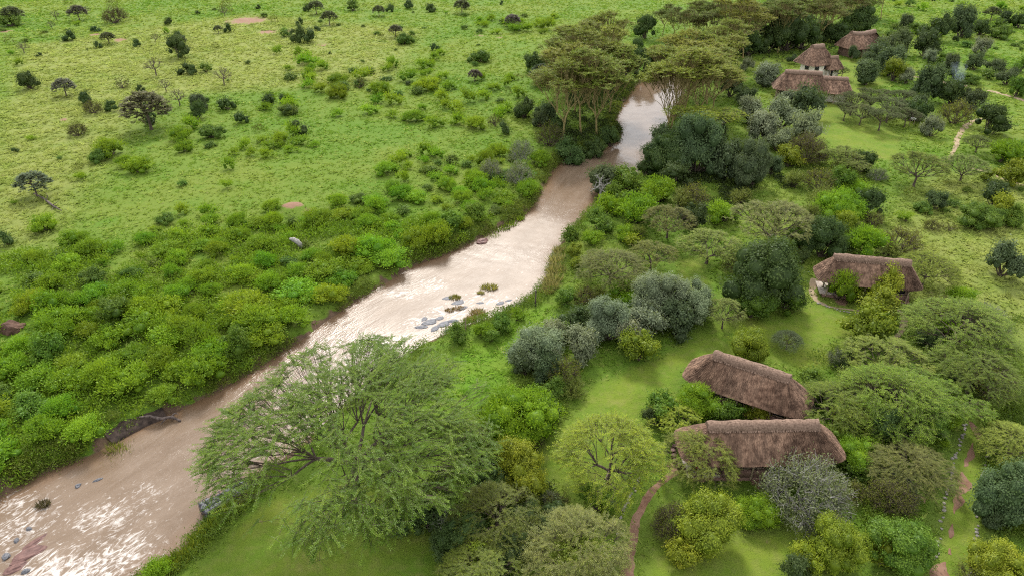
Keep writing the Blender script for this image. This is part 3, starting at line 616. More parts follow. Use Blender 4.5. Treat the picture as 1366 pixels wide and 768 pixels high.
def bush(kind, cx, cy, w, hr=None, tint=1.0, label=None, where=None):
    """plant whose crown centre shows at (cx, cy) of the photo and is w photo pixels wide"""
    shape, col, name, cat, desc, h0 = KINDS[kind]; hr = hr or h0
    r = .5 * w * mpp(cx, cy) * .97; h = 2 * r * hr; c = at(cx, cy, h * .45); c[2] = gz(c)
    lod = (0 if kind not in 'GS' else 1) if w < 26 else (1 if w < 62 else 2); v = int(RG.integers(0, 3)); mf, ms = bush_meshes(shape, lod, v)
    j = 1 + (RG.random(3) - .5) * .12; color = [a * b * tint for a, b in zip(col, j)]
    big = 'large ' if w * mpp(cx, cy) > 6.5 else ('small ' if w * mpp(cx, cy) < 2.2 else '')
    place = where(c) if callable(where) else (where or place_words(c)); label = label or f"{big}{desc} {place}"; group = f"{name.replace('_', ' ')} plants {place}"
    zs = h / 1.12
    return emit_tree(name, cat, label, group, mf, ms, c, RG.random() * 6.28, (r * (.84 + .3 * RG.random()), r * (.84 + .3 * RG.random()), zs * (.85 + .3 * RG.random())), color, w >= 22, 'foliage', 'stems')

# ------------------------------------------------------------------ thatched buildings
def roof_profile(Lr, L, W, n=72, corner=.55):
    """rounded eave outline and the ridge point each eave point runs up to"""
    a = np.linspace(0, 2 * pi, n, endpoint=False); e = 2 / (2 + corner * 6)
    x = np.sign(np.cos(a)) * np.abs(np.cos(a)) ** e * L / 2; y = np.sign(np.sin(a)) * np.abs(np.sin(a)) ** e * W / 2
    E = np.c_[x, y]; per = np.concatenate([[0], np.cumsum(np.hypot(*np.diff(np.vstack([E, E[:1]]), axis=0).T))]); t = np.linspace(0, per[-1], n, endpoint=False)
    EE = np.vstack([E, E[:1]]); E = np.c_[np.interp(t, per, EE[:, 0]), np.interp(t, per, EE[:, 1])]
    return E, np.c_[np.clip(E[:, 0], -Lr / 2, Lr / 2), np.zeros(n)]
def thatch_roof(parent, L, W, Lr, ze, zr, nstraw, seed, ridge=True, bulge=.05, sag=0.0, slen=.75, sw=.05):
    r = np.random.default_rng(seed); E, T = roof_profile(Lr, L, W); n = len(E); rows = 9
    sagf = lambda x: -sag * (1 - (2 * x / max(Lr, .1)) ** 2)
    def surf(ti, v, lift=0.0):
        i0 = np.floor(ti).astype(int) % n; i1 = (i0 + 1) % n; f = (ti - np.floor(ti))[..., None]
        e = E[i0] * (1 - f) + E[i1] * f; tt = T[i0] * (1 - f) + T[i1] * f; p = e + (tt - e) * v[..., None]
        z = ze + (zr - ze) * v + bulge * np.sin(v * pi) * (zr - ze) + lift + v * sagf(p[..., 0]); return np.concatenate([p, z[..., None]], -1)
    b = MB(); V = [surf(np.arange(n).astype(float), np.full(n, k / rows)) for k in range(rows + 1)]
    V[0][:, 2] += r.normal(0, .03, n)
    und = V[0].copy(); und[:, 2] -= .26; inn = surf(np.arange(n).astype(float), np.full(n, .08)); inn[:, 2] -= .34; tops = [und] + V; top2 = surf(np.arange(n).astype(float), np.full(n, .93)); top2[:, 2] -= .36
    allr = [top2, inn] + tops; VV = np.vstack(allr); i = np.arange(n); j = (i + 1) % n
    Q = np.concatenate([np.stack([k * n + i, k * n + j, (k + 1) * n + j, (k + 1) * n + i], 1) for k in range(len(allr) - 1)])
    b.add(VV, Q, 0, .5); ro = obj('roof', b.mesh('roof', [THATCH], True), parent)
    s = MB(); ti = r.random(nstraw) * n; v = np.concatenate([r.random(int(nstraw * .8)) ** .9 * .97, r.random(nstraw - int(nstraw * .8)) * .05])
    P = surf(ti, v); slope = math.hypot(W / 2, zr - ze); dv = slen * (.6 + .6 * r.random(nstraw)) / slope
    Pd = surf(ti + r.normal(0, .15, nstraw), np.maximum(v - dv, -.055 - .03 * r.random(nstraw))); Pu = P.copy(); Pu[:, 2] += .0; D = Pd - Pu; ln = np.linalg.norm(D, axis=1); D /= ln[:, None]
    nn = np.c_[E[np.floor(ti).astype(int) % n], np.zeros(nstraw)]; nn /= np.linalg.norm(nn, axis=1, keepdims=True); nn[:, 2] = .9; S = np.cross(D, nn); S /= np.linalg.norm(S, axis=1, keepdims=True)
    w = sw * (.6 + .8 * r.random(nstraw))[:, None]; tip = Pu + D * ln[:, None] + nn * (.03 + .05 * r.random((nstraw, 1))); base = Pu + nn * .012
    tone = np.clip(.5 + (fbm(ti * .9, v * 3, 1.0, 3, seed) - .5) * 2.0 + r.normal(0, .25, nstraw), 0, 1)
    s.add(np.stack([base - S * w, base + S * w, tip + S * w * .35, tip - S * w * .35], 1).reshape(-1, 3), np.arange(nstraw * 4).reshape(-1, 4), 0, tone)
    so = obj('thatch_straw', s.mesh('thatch_straw', [STRAW]), ro, kind='stuff')
    if ridge:
        k = MB(); m = 26; xs = np.linspace(-Lr / 2 - .35, Lr / 2 + .35, m); hw = .13 * W; pr = [(-hw * .8, -.62 * (zr - ze) / (W / 2) * hw * 1.45), (-hw * .98, -.42 * (zr - ze) / (W / 2) * hw * 1.3), (-hw * .45, .06), (0, .15), (hw * .45, .06), (hw * .98, -.42 * (zr - ze) / (W / 2) * hw * 1.3), (hw * .8, -.62 * (zr - ze) / (W / 2) * hw * 1.45)]
        V = []
        for q, x in enumerate(xs):
            endk = .82 if q in (0, m - 1) else 1
            V += [[x + r.normal(0, .03), y * endk * (1 + r.normal(0, .03)), zr + .13 + z + r.normal(0, .045) + sagf(min(max(x, -Lr / 2), Lr / 2))] for y, z in pr]
        c = len(pr); i = (np.arange(m - 1)[:, None] * c + np.arange(c - 1)[None]).ravel(); k.add(V, np.stack([i, i + 1, i + c + 1, i + c], 1)); k.add(np.array(V[:c] + V[-c:]), [list(range(c)), list(range(2 * c - 1, c - 1, -1))])
        ns = nstraw // 7; x = r.random(ns) * (Lr + .6) - Lr / 2 - .3; sg = np.where(r.random(ns) < .5, 1, -1.); v = r.random(ns); sl = (zr - ze) / (W / 2)
        p0 = np.c_[x, sg * hw * v * .8, zr + .27 - sl * hw * v * .75 + sagf(np.clip(x, -Lr / 2, Lr / 2))]; d = np.c_[r.normal(0, .15, ns), sg * .8, np.full(ns, -sl * .8)]; d /= np.linalg.norm(d, axis=1, keepdims=True); S2 = np.cross(d, [0, 0, 1.])
        S2 /= np.linalg.norm(S2, axis=1, keepdims=True); w2 = .045; l2 = .3; k.add(np.stack([p0 - S2 * w2, p0 + S2 * w2, p0 + d * l2 + S2 * w2 * .5, p0 + d * l2 - S2 * w2 * .5], 1).reshape(-1, 3), np.arange(ns * 4).reshape(-1, 4), 0, r.random(ns))
        obj('ridge_cap', k.mesh('ridge_cap', [RIDGE]), ro)
    return ro
def part(name, parent, mat, fn, smooth=False, label=None):
    b = MB(); fn(b); o = obj(name, b.mesh(name, [mat], smooth), parent)
    if label: o['label'] = label
    return o
def cottage(p0, p1, label, seed, L=12.8, W=4.9, ze=2.25, zr=4.55, nstraw=9000, porch=-1, detail=True):
    """tent cottage under one thatched hip roof; ridge ends given as photo pixels"""
    a, b = at(*p0, zr + .1), at(*p1, zr + .1); c = (a + b) / 2; yaw = math.atan2(b[1] - a[1], b[0] - a[0]); Lr = float(np.hypot(*(b - a)[:2])); L = max(L, Lr + 2.6)
    base = obj('cottage', None, None, (c[0], c[1], gz(c)), yaw, None, None, label, 'cottage', 'thatched tent cottages')
    thatch_roof(base, L, W, Lr, ze, zr, nstraw, seed)
    ix, iy = L / 2 - 1.1, W / 2 - .75; px0 = -ix + (2.3 if porch < 0 else 0)
    part('plinth', base, BRICK, lambda m: m.box((.0, 0, .02), (2 * ix + .5, 2 * iy + .3, .5)))
    part('porch_floor', base, FLOORM, lambda m: m.box((-ix + .75, 0, .3), (2.6, 2 * iy + .1, .12)))
    wall = part('wall', base, CANVAS, lambda m: m.box(((px0 + ix) / 2, 0, 1.35), (ix - px0, 2 * iy - .15, 2.1)))
    part('low_wall', base, BRICK, lambda m: [m.box(((px0 + ix) / 2, s * (iy + .02), .62), (ix - px0 + .1, .22, .8)) for s in (-1, 1)])
    xs = np.linspace(px0 + .25, ix - .25, 5)
    for s in (-1, 1):
        for k in range(4):
            x = (xs[k] + xs[k + 1]) / 2; w = xs[k + 1] - xs[k] - .5
            win = part('window', base, SCREEN, lambda m: m.box((x, s * (iy - .075 + .03), 1.62), (w, .06, .95)))
            part('frame', win, WOOD, lambda m: [m.box((x, s * (iy - .02), 1.62 + q * .49), (w + .12, .1, .07)) for q in (-1, 1)] + [m.box((x + q * (w / 2 + .03), s * (iy - .022), 1.62), (.06, .1, .9)) for q in (-1, 1)])
    door = part('door', base, SCREEN, lambda m: m.box((px0 - .03, 0, 1.3), (.06, 1.3, 1.9)))
    part('frame', door, WOOD, lambda m: [m.box((px0 - .05, q * .7, 1.3), (.12, .1, 1.96)) for q in (-1, 1)] + [m.box((px0 - .05, 0, 2.31), (.12, 1.5, .08))])
    for x in list(xs) + [-ix + .1, -ix + 1.3]:
        for s in (-1, 1):
            if x < px0 and s > 0 and x > -ix + 1: continue
            part('post', base, WOOD, lambda m: m.tube([(x, s * (iy + .22), .2), (x + .02, s * (iy + .23), 1.3), (x, s * (iy + .22), 2.55)], .085, 7))
    part('post', base, WOOD, lambda m: m.tube([(-ix + .05, 0, .2), (-ix + .03, .02, 1.3), (-ix + .05, 0, 2.6)], .085, 7))
    return base, yaw, Lr, L, iy, ix
c1 = cottage((950, 563), (1087, 561), 'thatched cottage with dark screened windows and a stone porch', 1, W=4.5, ze=2.42, zr=4.5, nstraw=20000)
c2 = cottage((958, 469), (1050, 498), 'thatched cottage standing askew on the lawn, roof half under a tree', 2, L=10.8, W=4.4, nstraw=17000)
c3 = cottage((1117, 341), (1211, 349), 'thatched cottage with a curving sandy footpath round its front', 3, L=11.0, W=4.2, nstraw=11000)
def local(cot, x, y, z):
    o, yaw = cot[0], cot[1]; co, si = math.cos(yaw), math.sin(yaw); return (o.location.x + x * co - y * si, o.location.y + x * si + y * co, o.location.z + z)
def armchair(loc, rz):
    e = obj('porch_chair', None, None, loc, rz, None, None, 'wooden armchair with red cushion on the stone porch', 'chair')
    part('seat', e, WOOD, lambda m: m.box((0, 0, .42), (.62, .6, .07)))
    part('backrest', e, WOOD, lambda m: m.box((0, .3, .75), (.62, .06, .6)))
    for x in (-.28, .28):
        for y in (-.26, .27): part('leg', e, WOOD, lambda m: m.box((x, y, .19), (.06, .06, .38)))
        part('armrest', e, WOOD, lambda m: m.box((x * 1.08, 0, .66), (.08, .6, .05)))
    part('cushion', e, REDC, lambda m: m.box((0, -.02, .53), (.52, .5, .14)))
armchair(local(c1, -c1[5] + .25, -1.1, .36), .6)
def stone_wall(name, label, px_line, h, th, mat, seed, cat='wall', z=0.0, spacing=.42):
    """low dry wall: every stone a piece of its own"""
    r = np.random.default_rng(seed); L = resamp(smooth_line([at(a, b, z)[:2] for a, b in px_line], 6), max(3, int(np.hypot(*np.diff([at(*px_line[0])[:2], at(*px_line[-1])[:2]], axis=0)[0]) / spacing)))
    e = obj(name, None, None, (L[0][0], L[0][1], 0), 0, None, None, label, cat); rows = max(1, int(h / .24))
    for k in range(rows):
        for i, p in enumerate(L):
            q = obj('stone', ROCKS[int(r.integers(0, 3))][mat], e, (p[0] - L[0][0] + r.normal(0, .03), p[1] - L[0][1] + r.normal(0, .03), gz(p) + .1 + k * .22), r.random() * 6, (spacing * .62, th * .6, .17))
    return e
def rock_mesh(seed, mat, sub=3, rough=.32, flat=1.0):
    import bmesh
    bm = bmesh.new(); bmesh.ops.create_icosphere(bm, subdivisions=sub, radius=1); r = np.random.default_rng(seed); ax = rdir(r, 9); off = .55 + .4 * r.random(9)
    for v in bm.verts:
        p = np.array(v.co)
        for a, o in zip(ax, off):
            d = p @ a
            if d > o: p = p - a * (d - o) * .88
        p = p * (1 + rough * .5 * (fbm(np.array([p[0] + seed]), np.array([p[1] + p[2] * .7]), 2.2, 3, seed % 5)[0] - .5)); p[2] *= flat; v.co = p
    me = bpy.data.meshes.new('rock'); bm.to_mesh(me); bm.free(); a = me.attributes.new('rnd', 'FLOAT', 'FACE'); a.data.foreach_set('value', np.full(len(me.polygons), .5, np.float32)); me.materials.append(mat); return me
ROCKS = [{k: rock_mesh(s + 3, m, 2) for k, m in (('grey', ROCK), ('red', REDROCK), ('stone', STONE))} for s in range(3)]
BIGROCK = [rock_mesh(20 + s, ROCK, 4, .6) for s in range(3)]; REDBIG = [rock_mesh(40 + s, REDROCK, 4, .6) for s in range(2)]
stone_wall('porch_parapet', 'low stone wall curving round the cottage porch', [(899, 598), (900, 614), (908, 624), (920, 633), (936, 640)], .5, .4, 'red', 3)

# lodge: long building, round hut, far hut
def lodge():
    a, b = at(1050, 94, 5.6), at(1095, 96.5, 5.6); c = (a + b) / 2; yaw = math.atan2(b[1] - a[1], b[0] - a[0]); Lr = float(np.hypot(*(b - a)[:2]))
    e = obj('lodge', None, None, (c[0], c[1], gz(c)), yaw, None, None, 'long thatched lodge with a lower stepped roof at one end', 'lodge')
    thatch_roof(e, Lr + 4.6, 7.2, Lr, 2.5, 5.6, 5000, 8, slen=.9, sw=.09)
    r2 = obj('side_wing', None, e, (Lr / 2 + 2.9, -.5, 0)); b2 = MB()
    t = thatch_roof(e, 8.2, 6.2, 5.2, 2.3, 4.75, 3000, 9, slen=.9, sw=.09); t.location = (Lr / 2 + 2.7, -.3, 0); bpy.data.objects.remove(r2)
    part('wall', e, BRICK, lambda m: m.box((0, .3, 1.3), (Lr + 2.4, 4.6, 2.6))); part('wall', e, WHITEW, lambda m: m.box((Lr / 2 + 2.8, .1, 1.2), (6, 3.8, 2.4)))
    for x in np.linspace(-Lr / 2 - 1.6, Lr / 2 + 5.6, 7): part('post', e, WOOD, lambda m: m.tube([(x, -2.6, -.1), (x, -2.6, 2.7)], .12, 7))
    for x in np.linspace(-Lr / 2, Lr / 2 - .6, 3): part('opening', e, SCREEN, lambda m: m.box((x, -2.02, 1.4), (1.5, .06, 1.5)))
def round_hut():
    ze, zr = 4.0, 7.6; c = at(1089, 72, 5.6); e = obj('round_hut', None, None, (c[0], c[1], gz(c)), radians(22), None, None, 'white-walled round hut with steep thatched roof and porch', 'hut')
    thatch_roof(e, 7.6, 6.6, 2.6, ze, zr, 4200, 12, slen=.9, sw=.09)
    def cyl(m):
        k = 28; a = np.arange(k) * 2 * pi / k; V = np.vstack([np.c_[np.cos(a) * 3.1, np.sin(a) * 2.7, np.full(k, z)] for z in (-.3, 4.6)]); i = np.arange(k); j = (i + 1) % k; m.add(V, np.stack([i, j, j + k, i + k], 1))
    part('wall', e, WHITEW, cyl)
    for ang in (200, 245, 290):
        x, y = 3.06 * math.cos(radians(ang)), 2.66 * math.sin(radians(ang))
        w = part('window', e, SCREEN, lambda m: m.box((x, y, 3.15), (.9, .2, 1.0), math.atan2(y, x) + pi / 2)); part('frame', w, WOOD, lambda m: [m.box((x * 1.02, y * 1.02, 3.15 + q * .56), (1.1, .2, .12), math.atan2(y, x) + pi / 2) for q in (-1, 1)])
    t = thatch_roof(e, 4.4, 4.2, 1.8, 2.9, 5.2, 1800, 14, slen=.8, sw=.09); t.location = (3.2, -2.3, 0)
    part('porch_wall', e, WHITEW, lambda m: m.box((3.3, -2.2, 1.5), (2.6, 2.4, 3.2)))
    part('door', e, SCREEN, lambda m: m.box((2.3, -3.43, 1.5), (1.0, .08, 2.2)))
    for q in ((1.3, -4.1), (5.1, -4.1), (5.2, -.6)): part('post', e, WOOD, lambda m: m.tube([(q[0], q[1], -.2), (q[0], q[1], 3.1)], .1, 7))
    part('garden_wall', e, WHITEW, lambda m: m.box((-3.6, -2.0, .6), (2.2, .3, 1.6)))
def far_hut():
    a, b = at(1137, 45, 6), at(1166, 38.5, 6); c = (a + b) / 2; yaw = math.atan2(b[1] - a[1], b[0] - a[0]) * .55; Lr = 7.2
    e = obj('hut', None, None, (c[0], c[1], gz(c)), yaw, None, None, 'far thatched hut with dipped ridge against dark trees', 'hut')
    thatch_roof(e, 11.6, 7.6, Lr, 2.6, 6.0, 4500, 17, sag=.35, slen=1.0, sw=.1)
    part('wall', e, BRICK, lambda m: m.box((0, 0, 1.3), (9.2, 5.0, 2.8)))
    part('wall_panel', e, FLOORM, lambda m: m.box((.6, -2.56, 1.2), (3.0, .12, 2.2)))
    for x in (-2.6, 3.2): part('window', e, SCREEN, lambda m: m.box((x, -2.53, 1.6), (1.2, .1, 1.2)))
    for x in (-4.8, -1.6, 1.6, 4.8): part('post', e, WOOD, lambda m: m.tube([(x, -3.0, -.1), (x, -3.0, 2.8)], .12, 7))
lodge(); round_hut(); far_hut()

# ------------------------------------------------------------------ rocks, logs, posts, small things
def boulder(px, py, wpx, hr, kind='grey', rz=None, label='', asp=.7, z=None, grp=None):
    z0 = WZ if z is None else z; c = at(px, py, z0); r = .5 * wpx * mpp(px, py, z0); me = (REDBIG if kind == 'red' else BIGROCK)[int(RG.integers(0, 2))]
    obj('boulder', me, None, (c[0], c[1], z0 - .02 * r), RG.random() * 6 if rz is None else rz, (r, r * asp, r * hr), None, label, 'rock', grp)
for q in ((574, 429, 26, .14, .3), (592, 432, 24, .16, .5), (561, 436, 20, .16, .2), (580, 438, 18, .16, .9), (603, 428, 18, .2, .3), (608, 436, 13, .25, .1), (598, 440, 15, .2, .7), (566, 425, 14, .12, 1.), (587, 424, 16, .12, .4), (612, 403, 22, .1, .3), (598, 397, 18, .1, .2), (617, 411, 16, .1, .8), (640, 404, 12, .14, .2), (668, 404, 15, .13, .4), (678, 401, 12, .12, .6)):
    boulder(q[0], q[1], q[2], q[3], 'grey', q[4], 'flat grey rock slab in the rapids by the grassy islets', .55, grp='rock slabs in the rapids')
boulder(38, 738, 52, .16, 'red', .8, 'reddish brown rock slab in the white water', .42); boulder(22, 757, 34, .2, 'red', .5, 'small reddish rock below the larger red slab', .5)
boulder(48, 722, 40, .1, 'red', .9, 'thin purple-red rock spur in the white water', .28)
for q in ((22, 721, 10), (39, 705, 9), (8, 742, 14), (34, 762, 12)): boulder(q[0], q[1], q[2], .6, 'grey', None, 'small dark rock sticking out of the foaming water', .8, grp='small rocks in the foam')
boulder(104, 648, 10, .6, 'grey', None, 'small dark rock near the shrubby bank'); boulder(130, 640, 14, .3, 'grey', .7, 'low pale rock at the foot of the bank', .4)
boulder(545, 322, 18, .4, 'grey', None, 'brown stone on the grassy water edge', z=WZ + .2); boulder(644, 322, 20, .3, 'red', .3, 'flat brown stone by the grassy point', z=WZ + .1)
boulder(754, 352, 14, .5, 'grey', None, 'grey stone among dry reeds on the bank', z=-.6)
def gabion():
    c = at(302, 668, WZ + .35); e = obj('gabion', None, None, (c[0], c[1], WZ), .75, None, None, 'grey wire-netted stone basket at the water edge', 'gabion')
    r = np.random.default_rng(3); Lx, Ly, Hh = 3.6, 1.4, .9
    part('core', e, ROCK, lambda m: m.box((0, 0, Hh * .42), (Lx * .93, Ly * .9, Hh * .84)))
    for ix in range(9):
        for iy in range(3):
            for iz in range(2):
                if iz == 0 and iy == 1: continue
                obj('stone', ROCKS[int(r.integers(0, 3))]['grey'], e, ((ix + .5) * Lx / 9 - Lx / 2 + r.normal(0, .04), (iy + .5) * Ly / 3 - Ly / 2, .28 + iz * .5 + r.normal(0, .03)), r.random() * 6, (.29, .28, .27))
    def net(m):
        for k in range(12):
            x = -Lx / 2 + Lx * k / 11; m.tube([(x, -Ly / 2 - .07, -.2), (x, -Ly / 2 - .07, Hh + .08), (x, Ly / 2 + .07, Hh + .08), (x, Ly / 2 + .07, -.2)], .022, 4)
        for y in np.linspace(-Ly / 2, Ly / 2, 6): m.tube([(-Lx / 2 - .07, y, -.2), (-Lx / 2 - .07, y, Hh + .09), (Lx / 2 + .07, y, Hh + .09), (Lx / 2 + .07, y, -.2)], .022, 4)
        for z in (.3, .7): m.tube([(-Lx / 2 - .08, -Ly / 2 - .08, z), (Lx / 2 + .08, -Ly / 2 - .08, z)], .02, 4)
    part('wire_net', e, WIRE, net)
gabion()
def log(name, label, pts, rad, mat, branches=(), cat='log'):
    """fallen wood given by photo pixels and heights"""
    P = np.array([at(a, b, z) for a, b, z in pts]); o = P[0].copy(); b = MB(); S = smooth_line(P - o, 5); b.tube(S, np.interp(np.linspace(0, 1, len(S)), np.linspace(0, 1, len(rad)), rad) * (1 + .12 * np.sin(np.arange(len(S)) * 1.7)), 8)
    for br, rr in branches:
        B = np.array([at(a, c, z) for a, c, z in br]) - o; SB = smooth_line(B, 4); b.tube(SB, np.linspace(rr, rr * .3, len(SB)), 6)
    obj(name, b.mesh(name, [mat], True), None, o, label=label, cat=cat)
log('driftwood_log', 'dark driftwood log lying on the muddy bank', [(186, 556, -.2), (200, 555, -.15), (215, 558, -.3), (228, 556, -.5), (241, 561, -.85)], [.08, .12, .14, .15, .1], DARKW, [([(228, 556, -.5), (233, 551, -.3), (238, 552, -.2)], .1), ([(222, 557, -.4), (214, 566, -.7)], .1)])
log('fallen_branch', 'dead forked branch lying in the open grass', [(45, 258, .3), (58, 265, .2), (70, 274, .25), (82, 281, .3)], [.08, .14, .16, .06], DARKW, [([(62, 268, .2), (63, 261, .9), (60, 256, 1.2)], .06), ([(70, 274, .25), (76, 270, .9), (79, 268, 1.0)], .06), ([(72, 275, .2), (69, 281, .3)], .05)], 'branch')
log('bleached_log', 'bleached log half hidden among bright green bushes', [(387, 319, 1.1), (392, 320, 1.2), (398, 324, .9), (403, 330, .3)], [.16, .3, .34, .2], PALE, [([(397, 324, .8), (400, 331, .2)], .2)])
def mud_bank():
    b = MB(); P = smooth_line([at(a, c, WZ)[:2] for a, c in ((150, 592), (170, 580), (195, 567), (222, 556))], 8); m = len(P); T = np.gradient(P, axis=0); T /= np.linalg.norm(T, axis=1, keepdims=True); Nn = np.c_[-T[:, 1], T[:, 0]]
    k = np.array([-.2, -.15, .15, .7, 1.3]); zz = np.array([WZ - .3, WZ + .16, WZ + .3, WZ + .48, -.2]); X = P[:, None] + Nn[:, None] * k[None, :, None]; Z = zz[None] + (fbm(X[..., 0], X[..., 1], 1.5, 3) - .5) * .2
    i = (np.arange(m - 1)[:, None] * 5 + np.arange(4)[None]).ravel(); b.add(np.dstack([X, Z]).reshape(-1, 3), np.stack([i, i + 5, i + 6, i + 1], 1)); obj('mud_bank', b.mesh('mud_bank', [SOIL], True), kind='structure')
mud_bank()
def mound(px, py, w, h, label):
    c = at(px, py); r = .5 * w * mpp(px, py); me = rock_mesh(int(px) + 71, EARTH, 4, .9); obj('termite_mound', me, None, (c[0], c[1], gz(c) - .1), 1., (r, r * .8, h), None, label, 'mound')
mound(14, 440, 34, 1.2, 'brown earth termite mound among green bushes')
def post(px, py, h, r, mat, label, base=-.2, lean=.03):
    c = at(px, py, base); c[2] = gz(c) - .2; b = MB(); b.tube([(0, 0, 0), (lean, 0, h * .5), (lean * 1.5, .02, h)], [r, r * .95, r * .9], 8); b.tube([(lean * 1.5, .02, h), (lean * 1.5, .02, h + .05)], [r * 1.1, r * .8], 8)
    obj('post', b.mesh('post', [mat], True), None, c, label=label, cat='post')
post(714, 408, 2.2, .09, DARKW, 'dark wooden post on the grassy river bank'); post(621, 441, 1.9, .08, WOOD, 'grey wooden post among bushes by the rock slabs')
def board():
    c = at(1216, 166); c[2] = gz(c); e = obj('notice_board', None, None, c, 0, None, None, 'small white notice board on two posts beside dark bushes', 'sign')
    part('panel', e, WHITEP, lambda m: m.box((0, -.06, 1.25), (1.0, .06, .55)))
    for x in (-.4, .4): part('post', e, WOOD, lambda m: m.tube([(x, 0, -.2), (x, 0, 1.5)], .05, 6))
board()
# stones that edge the track and the footpath
def edging(line, n, label, group, seed, gap=.12):
    r = np.random.default_rng(seed); L = resamp(smooth_line([at(a, b)[:2] for a, b in line], 8), n)
    for p in L:
        if r.random() < gap: continue
        s = .08 + .075 * r.random(); q = p + r.normal(0, .07, 2); obj('edging_stone', ROCKS[int(r.integers(0, 3))]['stone'], None, (q[0], q[1], gz(q) + s * .25), r.random() * 6, (s * 1.25, s, s * .8), None, label, 'stone', group)
edging([(1290, 790), (1300, 730), (1304, 690), (1308, 650), (1316, 610), (1323, 580), (1326, 562)], 62, 'pale edging stone along the outer side of the grassy track', 'stones along the outer side of the track', 5)
edging([(1246, 750), (1253, 715), (1259, 680), (1265, 650), (1274, 610), (1284, 580), (1290, 560)], 50, 'edging stone on the hut side of the grassy track', 'stones on the hut side of the track', 6, .25)
edging([(824, 712), (829, 690), (838, 668), (848, 648), (854, 635)], 30, 'dark edging stone beside the red-brown footpath', 'stones beside the footpath', 7, .1)
edging([(1092, 405), (1115, 414), (1140, 420), (1165, 423)], 34, 'edging stone along the sandy footpath in the lawn', 'stones along the sandy footpath', 8, .3)
# thin smoke of a small fire
def smoke():
    m, t = new_mat('smoke'); pv = N(t, 'ShaderNodeVolumePrincipled', Density=.05); pv.inputs['Color'].default_value = (.62, .74, .95, 1); o = N(t, 'ShaderNodeOutputMaterial'); t.links.new(pv.outputs[0], o.inputs['Volume'])
    import bmesh
    bm = bmesh.new(); r = np.random.default_rng(2)
    bmesh.ops.create_icosphere(bm, subdivisions=3, radius=1)
    for v in bm.verts:
        k = v.co.copy(); s = 1 + .35 * math.sin(k.x * 4 + 1) * math.cos(k.z * 5) + .2 * math.sin(k.y * 6); v.co = (k.x * 1.5 * s * (1 + .35 * k.z) - .7 * k.z, k.y * 1.2 * s, k.z * 2.6 * s + 2.4)
    me = bpy.data.meshes.new('smoke'); bm.to_mesh(me); bm.free(); me.materials.append(m); c = at(1274, 116); obj('smoke', me, None, (c[0], c[1], gz(c) + .3), label='thin bluish smoke drifting up from a small fire', cat='smoke', kind='stuff')
smoke()

# ------------------------------------------------------------------ trees
def tree(key, fn, px, py, name, label, color, group=None, scale=1.0, rz=None, bark=None, z=0.0, cat='tree', tilt=None, hs=1.0):
    mf, ms = proto(key, fn, None, bark); c = at(px, py, z); c[2] = gz(c)
    j = 1 + (RG.random(3) - .5) * .14; e = emit_tree(name, cat, label, group, mf, ms, c, RG.random() * 6.28 if rz is None else rz, (scale, scale, scale * hs), [a * b for a, b in zip(color, j)])
    if tilt: e.rotation_euler = (tilt[0], tilt[1], e.rotation_euler[2])
    return e
# (broad acacia first)
tree(('broad',), lambda: acacia(4, 9.4, 10.7, 3.0, 1500, (8, 40, 220), 1.9, 2, 36, .145, .33, fork=.34, droop=.26, gap=.24, lean=(0.2, 1.5), lw=.45, bark_n=10, up=.1, twig_r=.012), 478, 664, 'acacia_tree',
     'broad spreading acacia beside the muddy river, feathery crown overhanging the water', (.088, .138, .013), rz=0.001)
# fever trees
def fever(v): return ('fever', v), (lambda: acacia(60 + v, 18, 7.6, 8.5, 420, (4, 16, 60), 1.5, 3, 10, .42, .2, fork=[.22, .3, .18, .34][v], plates=[12, 10, 14, 9][v], droop=.15, lean=[(0, 0), (1.5, .6), (-1.2, 1), (.4, -1.4)][v], lw=.42, up=.22, twig_r=.03))
FC = (.14, .172, .022)
FEV = [(752, 189, 15), (774, 178, 17), (797, 180, 16.5), (741, 160, 15), (766, 150, 17), (792, 142, 17), (812, 152, 14), (778, 112, 16), (806, 100, 15), (752, 122, 14),
       (893, 176, 16), (912, 158, 16.5), (930, 172, 14), (942, 138, 15), (928, 122, 12), (955, 116, 13), (968, 98, 13), (948, 160, 13), (887, 180, 17), (899, 158, 17), (908, 138, 16), (990, 78, 17)]
for i, (px, py, h) in enumerate(FEV):
    k, fn = fever(i % 4); side = 'on the savanna bank of the river bend' if px < 860 else 'on the lodge bank of the river bend'
    tree(k, fn, px, py, 'fever_tree', f'{["tall", "slanting", "many-tiered", "high-forked"][i % 4]} yellow-barked fever tree {"at the water edge" if i in (0, 2, 6, 10, 11, 14) else "back from the water"} {side}', FC, f'fever trees {side}', h / 18, bark=FEVER, tilt=None)
for i, (px, py, h) in enumerate([(898, 58, 10.5), (920, 64, 11), (942, 66, 11.5), (964, 68, 12), (985, 70, 12), (1006, 66, 12), (1030, 64, 12.5), (1038, 70, 14), (1060, 58, 12), (1088, 61, 13.5), (1106, 52, 12), (1126, 44, 12), (1148, 36, 11.5), (1076, 46, 12), (1018, 50, 12), (952, 50, 11), (990, 48, 12), (1046, 44, 12), (1110, 34, 11), (930, 46, 10), (884, 48, 10), (1135, 26, 11), (1160, 24, 10)]):
    k, fn = fever((i + 1) % 4)
    tree(k, fn, px, py, 'fever_tree', f'{["slanting", "many-tiered", "high-forked", "tall"][i % 4]} fever tree {"behind the far thatched hut" if px > 1100 else ("behind the round hut" if px > 1030 else ("in the grove upstream of the lodge" if py > 45 else "at the back of the upstream grove"))}', (.082, .112, .02), 'fever trees behind the lodge', h / 18, bark=FEVER)
tree(*fever(3), 1174, 26, 'fever_tree', 'slender fever tree with bare pale stem beside the far hut', FC, None, .75, bark=FEVER)
